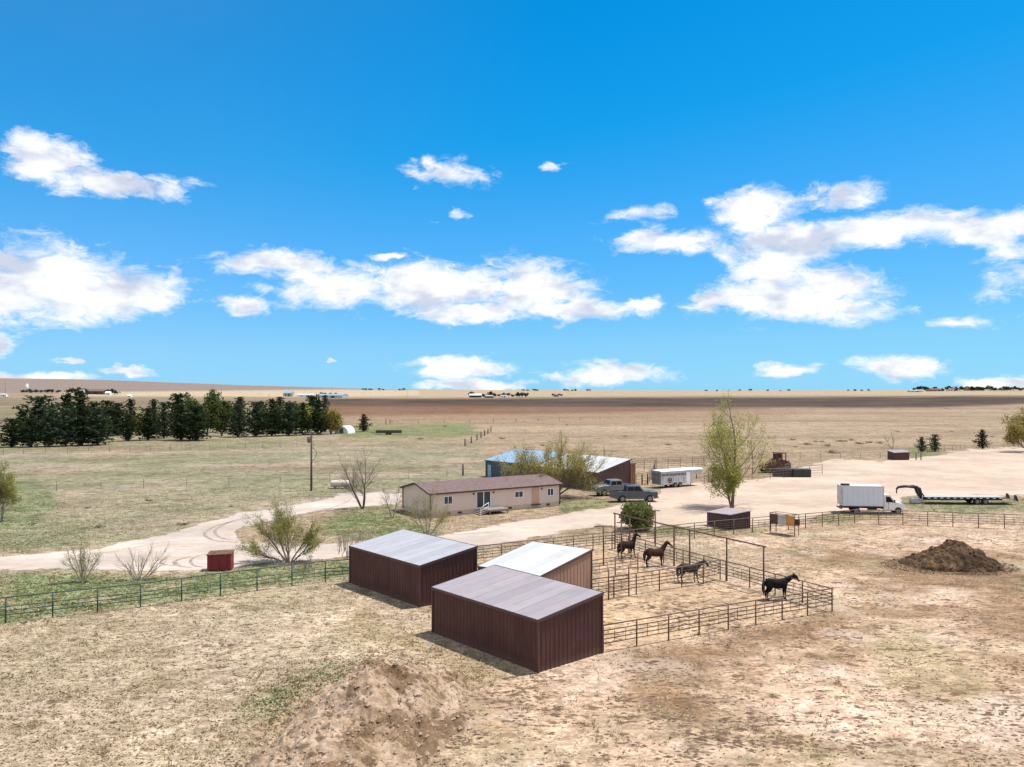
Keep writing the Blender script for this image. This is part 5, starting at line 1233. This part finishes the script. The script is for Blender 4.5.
# ------------------------------------------------------------------ horses
def horse(label, p, rz, coat, hair, pose=0, scale=1.0, legs_pose=0):
    root = thing('horse', label, 'horse', (p.x, p.y, 0), rz, 'horses in the pens')
    mb = MB(); ell = mb.ell_loft
    # trunk, rump to chest
    ell([((-.86, 0, 1.22), .06, .08), ((-.80, 0, 1.22), .2, .22), ((-.62, 0, 1.20), .29, .32), ((-.40, 0, 1.17), .30, .325), ((-.10, 0, 1.11), .30, .315), ((.20, 0, 1.10), .29, .335), ((.45, 0, 1.13), .26, .36), ((.62, 0, 1.17), .20, .28), ((.74, 0, 1.18), .10, .14)], 16)
    if pose == 0: nk = [((.52, 0, 1.26), .15, .27), ((.72, 0, 1.45), .125, .22), ((.90, 0, 1.66), .10, .165), ((1.04, 0, 1.84), .085, .125), ((1.10, 0, 1.90), .06, .08)]; hd = [((1.00, 0, 1.90), .07, .09), ((1.12, 0, 1.88), .105, .125), ((1.24, 0, 1.80), .10, .115), ((1.40, 0, 1.66), .07, .08), ((1.54, 0, 1.54), .058, .065), ((1.60, 0, 1.49), .04, .045)]
    elif pose == 1: nk = [((.52, 0, 1.24), .15, .26), ((.76, 0, 1.36), .125, .20), ((.98, 0, 1.48), .10, .15), ((1.16, 0, 1.58), .085, .115), ((1.24, 0, 1.62), .06, .08)]; hd = [((1.12, 0, 1.64), .07, .10), ((1.24, 0, 1.61), .11, .14), ((1.36, 0, 1.53), .10, .125), ((1.48, 0, 1.38), .075, .09), ((1.56, 0, 1.27), .062, .07), ((1.59, 0, 1.21), .04, .045)]
    else: nk = [((.50, 0, 1.28), .15, .27), ((.64, 0, 1.50), .125, .22), ((.74, 0, 1.74), .10, .16), ((.82, 0, 1.94), .085, .12), ((.86, 0, 2.0), .06, .08)]; hd = [((.80, 0, 2.02), .07, .09), ((.90, 0, 1.99), .105, .12), ((1.02, 0, 1.94), .10, .11), ((1.20, 0, 1.84), .07, .08), ((1.34, 0, 1.76), .058, .065), ((1.40, 0, 1.73), .04, .045)]
    ell(nk, 12); ell(hd, 12)
    pe = Vector(hd[1][0])
    for s in (-1, 1): mb.tube([pe + Vector((-.06, s * .05, .07)), pe + Vector((-.07, s * .07, .15)), pe + Vector((-.05, s * .065, .25))], [.035, .04, .008], 6)
    df = {0: (0, .0, 0, 0), 1: (.12, -.10, .08, -.14), 2: (-.05, .1, -.12, .1)}[legs_pose]
    for s, off in ((-1, df[0]), (1, df[1])):     # forelegs
        x = .52
        mb.tube([(x, s * .13, 1.12), (x - .01, s * .16, .92), (x + off * .4, s * .15, .66), (x + off * .5, s * .15, .50), (x + off * .7, s * .15, .44), (x + off * .9, s * .15, .17), (x + off + .05, s * .15, .09), (x + off + .08, s * .15, .0)], [.17, .13, .075, .062, .052, .043, .05, .065], 9)
    for s, off in ((-1, df[2]), (1, df[3])):     # hind legs: knee forward, hock back
        x = -.62
        mb.tube([(x, s * .12, 1.22), (x + .02, s * .16, 1.0), (x + .10 + off * .3, s * .17, .82), (x - .02 + off * .5, s * .16, .66), (x - .17 + off * .7, s * .15, .52), (x - .16 + off * .8, s * .15, .42), (x - .12 + off, s * .15, .17), (x - .06 + off, s * .15, .09), (x - .03 + off, s * .15, 0)], [.20, .20, .14, .095, .07, .055, .045, .05, .068], 9)
    o = mb.build('body', M[coat], None)
    rm = o.modifiers.new('r', 'REMESH'); rm.mode = 'VOXEL'; rm.voxel_size = .026; rm.use_smooth_shade = True
    sm = o.modifiers.new('s', 'SMOOTH'); sm.factor = .5; sm.iterations = 5
    dg = bpy.context.evaluated_depsgraph_get(); dg.update(); me = bpy.data.meshes.new_from_object(o.evaluated_get(dg)); o.modifiers.clear(); o.data = me
    me.name = 'body'; me.polygons.foreach_set('use_smooth', [True] * len(me.polygons))
    if not me.materials: me.materials.append(M[coat])
    o.parent = root
    mb = MB(); pts = [Vector(c) + Vector((-.05, 0, h * .85)) for c, w, h in nk]; pts.append(pe + Vector((-.02, 0, .12)))
    mb.tube([q + Vector((-.02, .03 * (i % 2), -.02)) for i, q in enumerate(pts)], [.03, .07, .075, .07, .05, .035], 7); mb.tube([pe + Vector((0, 0, .1)), pe + Vector((.08, 0, .06)), pe + Vector((.15, 0, -.03))], [.04, .04, .01], 6); mb.build('mane', M[hair], root)
    mb = MB(); mb.tube([(-.80, 0, 1.36), (-.92, 0, 1.28), (-.98, .01, 1.0), (-.98, 0, .7), (-.95, 0, .42)], [.06, .09, .12, .11, .02], 8); mb.build('tail', M[hair], root)
    root.scale = (scale,) * 3
    return root
M['coat_black'] = mat('black_coat', (0.014, 0.012, 0.012), 0.7, 0, 0.2, 3, spec=0.05)
M['coat_dark'] = mat('dark_bay_coat', (0.032, 0.02, 0.016), 0.75, 0, 0.3, 2.5, spec=0.05, col2=(0.03, 0.018, 0.015))
M['coat_bay'] = mat('reddish_bay_coat', (0.065, 0.03, 0.02), 0.75, 0, 0.3, 2.5, spec=0.05, col2=(0.04, 0.022, 0.018))
M['coat_grey'] = mat('dark_grey_coat', (0.06, 0.052, 0.05), 0.75, 0, 0.3, 2.5, spec=0.05, col2=(0.03, 0.026, 0.026))
M['hair_black'] = mat('black_hair', (0.012, 0.011, 0.011), 0.6)
horse('black horse standing side on at the right end of the near pen, head forward', G(776.5, 599.5), R(6), 'coat_black', 'hair_black', 1, 1.0, 0)
horse('reddish brown horse with raised head in the middle of the back pen', G(655, 566), R(16), 'coat_bay', 'hair_black', 0, 1.0, 2)
horse('dark brown horse furthest back in the pens near the green bush', G(627.5, 557.5), R(24), 'coat_dark', 'hair_black', 2, 0.97, 1)
horse('grey backed dark horse behind the dividing rail with lowered head', G(689, 582), R(6), 'coat_grey', 'hair_black', 1, 0.94, 1)

# ------------------------------------------------------------------ far buildings, silo, trees
def far_building(label, px, py, wpx, hpx, mw, mr, rot=0.0, name='farm_building', gable=True, deep=.6, group='distant farm buildings'):
    p = far(px, py); s = p.y / FPX; w = wpx * s; h = hpx * s; d = max(w * deep, 5)
    t = thing(name, label, 'building', p, rot, group)
    e = h * .62
    mb = MB(); mb.box((0, 0, e / 2 - .5), (w, d, e + 1)); mb.add([(-w / 2, -d / 2, e), (w / 2, -d / 2, e), (w / 2, d / 2, e), (-w / 2, d / 2, e), (-w / 2, 0, h * .97), (w / 2, 0, h * .97)], [(0, 1, 5, 4), (1, 2, 5), (2, 3, 4, 5), (3, 0, 4)]); mb.build('wall', mw, t)
    mb = MB(); o = h * .05
    for sg in (-1, 1):
        q = [(-w / 2 - o, sg * (d / 2 + o), e - .02 * h), (w / 2 + o, sg * (d / 2 + o), e - .02 * h), (w / 2 + o, 0, h), (-w / 2 - o, 0, h)]; mb.hexa(q, [(x, y, z + .04 * h) for x, y, z in q])
    mb.build('roof', mr, t)
    mb = MB(); mb.box((w * .12, -d / 2 - .05, e * .4), (w * .16, .12, e * .8)); mb.build('door', M['glass'], t)
    mb = MB(); mb.box((-w * .25, -d / 2 - .05, e * .55), (w * .12, .12, e * .35)); mb.build('window', M['glass'], t)
fb = [('dark low farmhouse on the left slope above the windbreak', 98, 394.3, 22, 5, 'darkwood', 'shingle'), ('tiny white shed right of the dark farmhouse on the left slope', 108.5, 395, 5, 3.5, 'white', 'white'),
      ('small pale building left of the dark farmhouse', 82, 394.8, 4.5, 5, 'white', 'roof_grey'), ('white vehicle shed far right of the dark farmhouse', 130, 397, 4.5, 2.2, 'white', 'white'),
      ('grey gabled barn left of the far long white barns', 288.5, 396.5, 9, 5.5, 'roof_grey', 'roof_teal'), ('long far white barn behind the windbreak right end', 306, 397, 17, 3.2, 'white', 'roof_white'),
      ('longest far pale barn left of the red field', 333, 397.8, 26, 3.8, 'alu', 'roof_teal'), ('pale roofed barn of the middle far farmstead', 475.5, 397.5, 12, 3.6, 'darkwood', 'white'), ('dark shed of the middle far farmstead', 489, 397.8, 8, 2.6, 'darkwood', 'roof_grey'),
      ('small pale house in the middle far farmstead', 504, 397.6, 7, 2.6, 'white', 'roof_grey'), ('lone tiny shed right of the middle far farmstead', 556, 396.6, 5, 2, 'darkwood', 'shingle'),
      ('long reddish barn on the right skyline', 935, 391.2, 14, 2.6, 'plywood', 'shingle'), ('pale skyline house right of the reddish barn', 953, 391, 8, 3, 'siding', 'shingle'), ('brown skyline barn among the trees', 974, 390.6, 16, 3.2, 'wall_tan', 'shingle'),
      ('tan skyline building toward the right edge', 999, 390.4, 14, 2.4, 'skirt', 'roof_mauve'), ('pale wide building left on the right skyline', 915, 392, 12, 2, 'skirt', 'roof_grey'), ('white tank like shed at the far left edge', 4, 396.5, 6, 3, 'white', 'roof_white')]
for i, (lab, px, py, w_, h_, mw, mr) in enumerate(fb): far_building(lab, px, py, w_, h_, M[mw], M[mr], rot=(i % 3 - 1) * .2)
f = far(27, 390.8); s = f.y / FPX; t = thing('silo', 'tiny white silo standing on the left horizon slope', 'silo', f)
mb = MB(); mb.cyl((0, 0, 3.2 * s), 1.25 * s, 6.6 * s, n=16); mb.build('body', M['white'], t)
mb = MB(); mb.tube([(0, 0, 6.4 * s), (0, 0, 7.0 * s), (0, 0, 7.5 * s)], [1.3 * s, .9 * s, .1 * s], 16); mb.build('cap', M['alu'], t)
def far_trees():
    rg = random.Random(77); base = []
    for i in range(4):
        r_ = random.Random(300 + i); mb = MB(); lob = [(Vector((r_.uniform(-.4, .4), r_.uniform(-.4, .4), r_.uniform(.4, .8))), r_.uniform(.2, .36)) for _ in range(7)]; pts = []
        for _ in range(260):
            c, s_ = r_.choice(lob); pts.append(c + Vector((r_.gauss(0, 1), r_.gauss(0, 1), r_.gauss(0, 1))).normalized() * s_ * r_.uniform(.5, 1))
        mb = leaves(pts, r_, 1, .17, .02); cr = bpy.data.meshes.new('crown'); cr.from_pydata(mb.v, [], mb.f); cr.materials.append(M['far_green'])
        tb_ = MB(); tb_.tube([(0, 0, -.1), (0, 0, .6)], [.05, .03], 5); tk = bpy.data.meshes.new('trunk'); tk.from_pydata(tb_.v, [], tb_.f); tk.materials.append(M['bark_dark']); base.append((cr, tk))
    spots = []
    for a, b, y, n, h0, h1, where in ((20, 60, 393, 15, 2.5, 4, 'the white silo on the left slope'), (68, 92, 394.4, 6, 5, 8, 'the dark farmhouse on the left slope'), (112, 118, 394.8, 2, 4, 6, 'the right end of the dark farmhouse'), (315, 345, 397.6, 5, 3, 6, 'the far long barns'), (470, 528, 397.2, 17, 2.4, 6, 'the middle far farmstead'),
                                     (552, 562, 396.4, 4, 2, 3, 'the lone far shed'), (914, 1030, 391, 34, 2.5, 5.5, 'the right skyline buildings')):
        for k in range(n):
            spots.append((a + (b - a) * (k + rg.uniform(.1, .9)) / n, y + rg.uniform(-.4, .2), rg.uniform(h0, h1), k, n, where))
    for a, b, y, n, where in ((362, 372, 389.6, 4, 'just right of the far long barns'), (378, 384, 389.7, 2, 'left of the skyline gap'), (398, 405, 389.8, 3, 'above the painted far cloud shadow'), (522, 540, 390.3, 6, 'above the middle far farmstead'), (563, 578, 390.4, 4, 'above the lone far shed'), (586, 592, 390.4, 2, 'left of the tall cottonwood'), (705, 720, 390.6, 2, 'behind the cottonwood'), (736, 800, 390.5, 5, 'right of the cottonwood'), (845, 872, 390.5, 4, 'left of the skyline buildings')):
        for k in range(n): spots.append((a + (b - a) * (k + rg.uniform(.1, .9)) / n, y + .9, rg.uniform(1.5, 2.6), k, n, 'the skyline ' + where))
    for i, (px, py, h_, k, n, where) in enumerate(spots):
        p = far(px, py); s_ = p.y / FPX * h_; cr, tk = base[i % 4]
        lab = f'small distant tree by {where}, {ORD[k]} from left'
        t = thing('distant_tree', lab, 'tree', p, i * 1.3, 'distant trees by ' + where)
        for me, nm in ((cr, 'crown'), (tk, 'trunk')):
            o = bpy.data.objects.new(nm, me); COL.objects.link(o); o.parent = t
        t.scale = (s_ * 1.25, s_ * 1.25, s_)
far_trees()

# ------------------------------------------------------------------ ground cover as geometry
def cover():
    r_ = np.random.RandomState(5)
    def scatter(n, d0, d1, half):
        # even on the ground, thinning outwards
        d = d0 * (d1 / d0) ** r_.rand(n); a = np.radians(r_.uniform(-half, half, n)); return d * np.sin(a), d * np.cos(a)
    FOOT = [((1.34, 41.87), 131.1, 9.13, 4.72), ((-6.09, 54.47), 131.1, 9.08, 4.72), ((1.75, 51.55), 143.5, 4.85, 6.2)]
    def ok(x, y):
        k = np.ones(x.size, bool)
        for (p, a, L, w) in FOOT:
            c, s = math.cos(R(a)), math.sin(R(a)); u = (x - p[0]) * c + (y - p[1]) * s; v = -(x - p[0]) * s + (y - p[1]) * c
            k &= ~((u > -.2) & (u < L + .2) & (v < .2) & (v > -w - .2))
        c, s = math.cos(R(32.5)), math.sin(R(32.5)); u = (x + 9.19) * c + (y - 92.6) * s; v = -(x + 9.19) * s + (y - 92.6) * c
        return k & ~((u > -.2) & (u < 18) & (v > -2) & (v < 7.4))
    x, y = scatter(120000, 27, 130, 36)
    C, Mk, road = paint(x, y)
    pr = np.clip(.5 - .52 * Mk[:, 1] + .9 * Mk[:, 0], 0, 1) * (1 - np.clip(road * 1.5, 0, 1)); keep = (r_.rand(x.size) < pr * .8) & ok(x, y)
    for nm, sel, m_, lab in (('green_grass', keep & (r_.rand(x.size) < np.clip(Mk[:, 0] * 1.3 - .15, 0, .85)), M['leaf_mid'], 'short green grass tufts growing in patches'), ('dry_grass', None, M['straw'], 'dry straw coloured grass tufts over the ground')):
        if sel is None: sel = keep & ~gsel
        gsel = sel
        X = x[sel]; Y = y[sel]; n = X.size; B = 4
        hh = r_.uniform(.025, .085, (n, B)); an = r_.uniform(0, 6.28, (n, B)); sp = r_.uniform(.05, .18, (n, B)); w = r_.uniform(.03, .09, (n, B))
        bx = X[:, None] + r_.normal(0, .14, (n, B)); by = Y[:, None] + r_.normal(0, .08, (n, B))
        z = np.zeros((n, B)); px_ = np.cos(an + 1.57) * w; py_ = np.sin(an + 1.57) * w
        V = np.stack([np.stack([bx - px_, by - py_, z - .01], -1), np.stack([bx + px_, by + py_, z - .01], -1), np.stack([bx + np.cos(an) * sp, by + np.sin(an) * sp, hh], -1)], 2).reshape(-1, 3)
        me = bpy.data.meshes.new(nm); q = np.arange(len(V), dtype=np.int32); me.vertices.add(len(V)); me.vertices.foreach_set('co', V.ravel()); me.loops.add(len(V)); me.loops.foreach_set('vertex_index', q)
        me.polygons.add(len(V) // 3); me.polygons.foreach_set('loop_start', q[::3].copy()); me.polygons.foreach_set('loop_total', np.full(len(V) // 3, 3, np.int32)); me.update(calc_edges=True)
        me.materials.append(m_); o = bpy.data.objects.new(nm, me); COL.objects.link(o); tag(o, lab, 'grass', kind='stuff')
    # taller weeds and bunch grass standing here and there
    x, y = scatter(10000, 27, 120, 37); C, Mk, road = paint(x, y); w_ = fbm(x, y, 5, 3, 71)
    keep = (r_.rand(x.size) < np.clip(w_ * 3.2 - 1.25, 0, 1) * (1 - .8 * Mk[:, 1])) & ok(x, y) & (road < .15)
    X = x[keep]; Y = y[keep]; n = X.size; B = 9
    hh = r_.uniform(.08, .26, (n, B)) * r_.uniform(.6, 1.2, (n, 1)); an = r_.uniform(0, 6.28, (n, B)); sp = r_.uniform(.02, .16, (n, B)); w = r_.uniform(.008, .02, (n, B))
    bx = X[:, None] + r_.normal(0, .06, (n, B)); by = Y[:, None] + r_.normal(0, .06, (n, B)); z = np.zeros((n, B)); px_ = np.cos(an + 1.57) * w; py_ = np.sin(an + 1.57) * w
    V = np.stack([np.stack([bx - px_, by - py_, z - .01], -1), np.stack([bx + px_, by + py_, z - .01], -1), np.stack([bx + np.cos(an) * sp, by + np.sin(an) * sp, hh], -1)], 2).reshape(-1, 3)
    me = bpy.data.meshes.new('bunch_grass'); q = np.arange(len(V), dtype=np.int32); me.vertices.add(len(V)); me.vertices.foreach_set('co', V.ravel()); me.loops.add(len(V)); me.loops.foreach_set('vertex_index', q)
    me.polygons.add(len(V) // 3); me.polygons.foreach_set('loop_start', q[::3].copy()); me.polygons.foreach_set('loop_total', np.full(len(V) // 3, 3, np.int32)); me.update(calc_edges=True)
    me.materials.append(leafmat('bunch_grass', (0.22, 0.165, 0.09), (0.40, 0.31, 0.18), 0.15)); o = bpy.data.objects.new('bunch_grass', me); COL.objects.link(o); tag(o, 'brown bunch grass and small weeds standing over the pasture', 'grass', kind='stuff')
    # clods and droppings
    x, y = scatter(60000, 27, 95, 36); C, Mk, road = paint(x, y)
    cl = np.maximum(fbm(x, y, 3.5, 3, 61), fbm(x, y, 1.2, 3, 62) - .06); keep = (r_.rand(x.size) < np.clip(Mk[:, 1] * .9 * np.clip(cl * 5 - 2.3, 0, 1), 0, 1)) & ok(x, y) & (road < .2)
    X = x[keep]; Y = y[keep]; n = X.size
    s = r_.uniform(.025, .10, n) * np.where(r_.rand(n) < .08, 1.9, 1)
    oc = np.array([(1, 0, 0), (0, 1, 0), (-1, 0, 0), (0, -1, 0), (0, 0, 1)], float)
    V = oc[None] * s[:, None, None] * r_.uniform(.7, 1.3, (n, 5, 3)) * np.array([1.7, 1, .35]); V[:, :, 0] += X[:, None]; V[:, :, 1] += Y[:, None]; V = V.reshape(-1, 3)
    fs = np.array([(0, 1, 4), (1, 2, 4), (2, 3, 4), (3, 0, 4)]); Fq = (np.arange(n)[:, None, None] * 5 + fs[None]).reshape(-1, 3)
    me = bpy.data.meshes.new('dirt_clods'); me.from_pydata(V.tolist(), [], Fq.tolist()); me.materials.append(mat('dark_clods', (0.155, 0.09, 0.05), .95, 0, .3, 1.5)); o = bpy.data.objects.new('dirt_clods', me); COL.objects.link(o); tag(o, 'scattered dark clods and droppings on the bare sand', 'clods', kind='stuff')
cover()
def crumbs(name, label, cx, cy, rx, ry, n, m, seed, target):
    r_ = random.Random(seed); dg = bpy.context.evaluated_depsgraph_get(); mb = MB(); tgt = bpy.data.objects[target]; inv = tgt.matrix_world.inverted()
    for _ in range(n):
        a = r_.uniform(0, 6.283); q = r_.random() ** .5 * 1.25; x = cx + math.cos(a) * q * rx; y = cy + math.sin(a) * q * ry
        hit, loc, nn, ix = tgt.ray_cast(inv @ Vector((x, y, 20)), inv.to_3x3() @ Vector((0, 0, -1)))
        z = max(0.0, (tgt.matrix_world @ loc).z) if hit else 0.0
        s_ = r_.uniform(.03, .10) * (1.9 if r_.random() < .07 else 1)
        v = [Vector((x + dx * s_ * r_.uniform(.7, 1.3), y + dy * s_ * r_.uniform(.7, 1.3), z + dz * s_ * .7)) for dx, dy, dz in ((1, 0, 0), (0, 1, 0), (-1, 0, 0), (0, -1, 0), (0, 0, 1), (0, 0, -.6))]
        mb.add(v, [(0, 1, 4), (1, 2, 4), (2, 3, 4), (3, 0, 4), (1, 0, 5), (2, 1, 5), (3, 2, 5), (0, 3, 5)])
    o = mb.build(name, m, fix=False); tag(o, label, 'clods', kind='stuff')
bpy.context.view_layer.update()
crumbs('soil_crumbs', 'loose sandy clods lying over and around the near dirt mound', -6.1, 35.0, 3.6, 9.0, 2600, M['sand_mound'], 8, 'dirt_mound')
crumbs('manure_crumbs', 'loose dark clods lying over and around the manure pile', MAN_C[0], MAN_C[1], 4.3, 2.7, 1800, M['manure'], 9, 'manure_pile')
def sagebrush():
    rg = random.Random(15); r_ = random.Random(16); pts = [Vector((r_.gauss(0, .35), r_.gauss(0, .35), abs(r_.gauss(.25, .2)))) for _ in range(120)]
    mb = leaves(pts, r_, 1, .2, .03); me = bpy.data.meshes.new('sagebrush'); me.from_pydata(mb.v, [], mb.f); me.materials.append(M['sage'])
    spots = []
    for n, x0, x1, y0, y1, wh in ((12, 785, 880, 440, 447, 'beyond the rusty machine'), (7, 895, 1020, 430, 444, 'on the right range'), (7, 20, 280, 497, 530, 'in the field left of the driveway'), (6, 400, 640, 425, 455, 'in the field behind the barns')):
        for k in range(n): spots.append((x0 + (x1 - x0) * (k + rg.uniform(.1, .9)) / n, rg.uniform(y0, y1), f'{wh}, {ORD[k]} from the left', wh, rg.uniform(.45, .8) if y0 > 480 else rg.uniform(.8, 1.5)))
    spots += [(668, 445, 'alone in the field above the horse trailer', 'alone', 1.2), (832, 453, 'beside the far wire fence', 'alone', 1.8), (947, 409.5, 'far out on the right range', 'alone', 2.4), (1005, 410.5, 'farthest out on the right range', 'alone', 2.4)]
    for i, (px, py, lab, wh, s) in enumerate(spots):
        p = G(px, py); o = bpy.data.objects.new('sagebrush', me); COL.objects.link(o)
        o.location = p; o.scale = (s * 1.3, s, s * .6); o.rotation_euler = (0, 0, i); tag(o, f'low brown sagebrush {lab}', 'shrub', 'sagebrush ' + wh)
sagebrush()
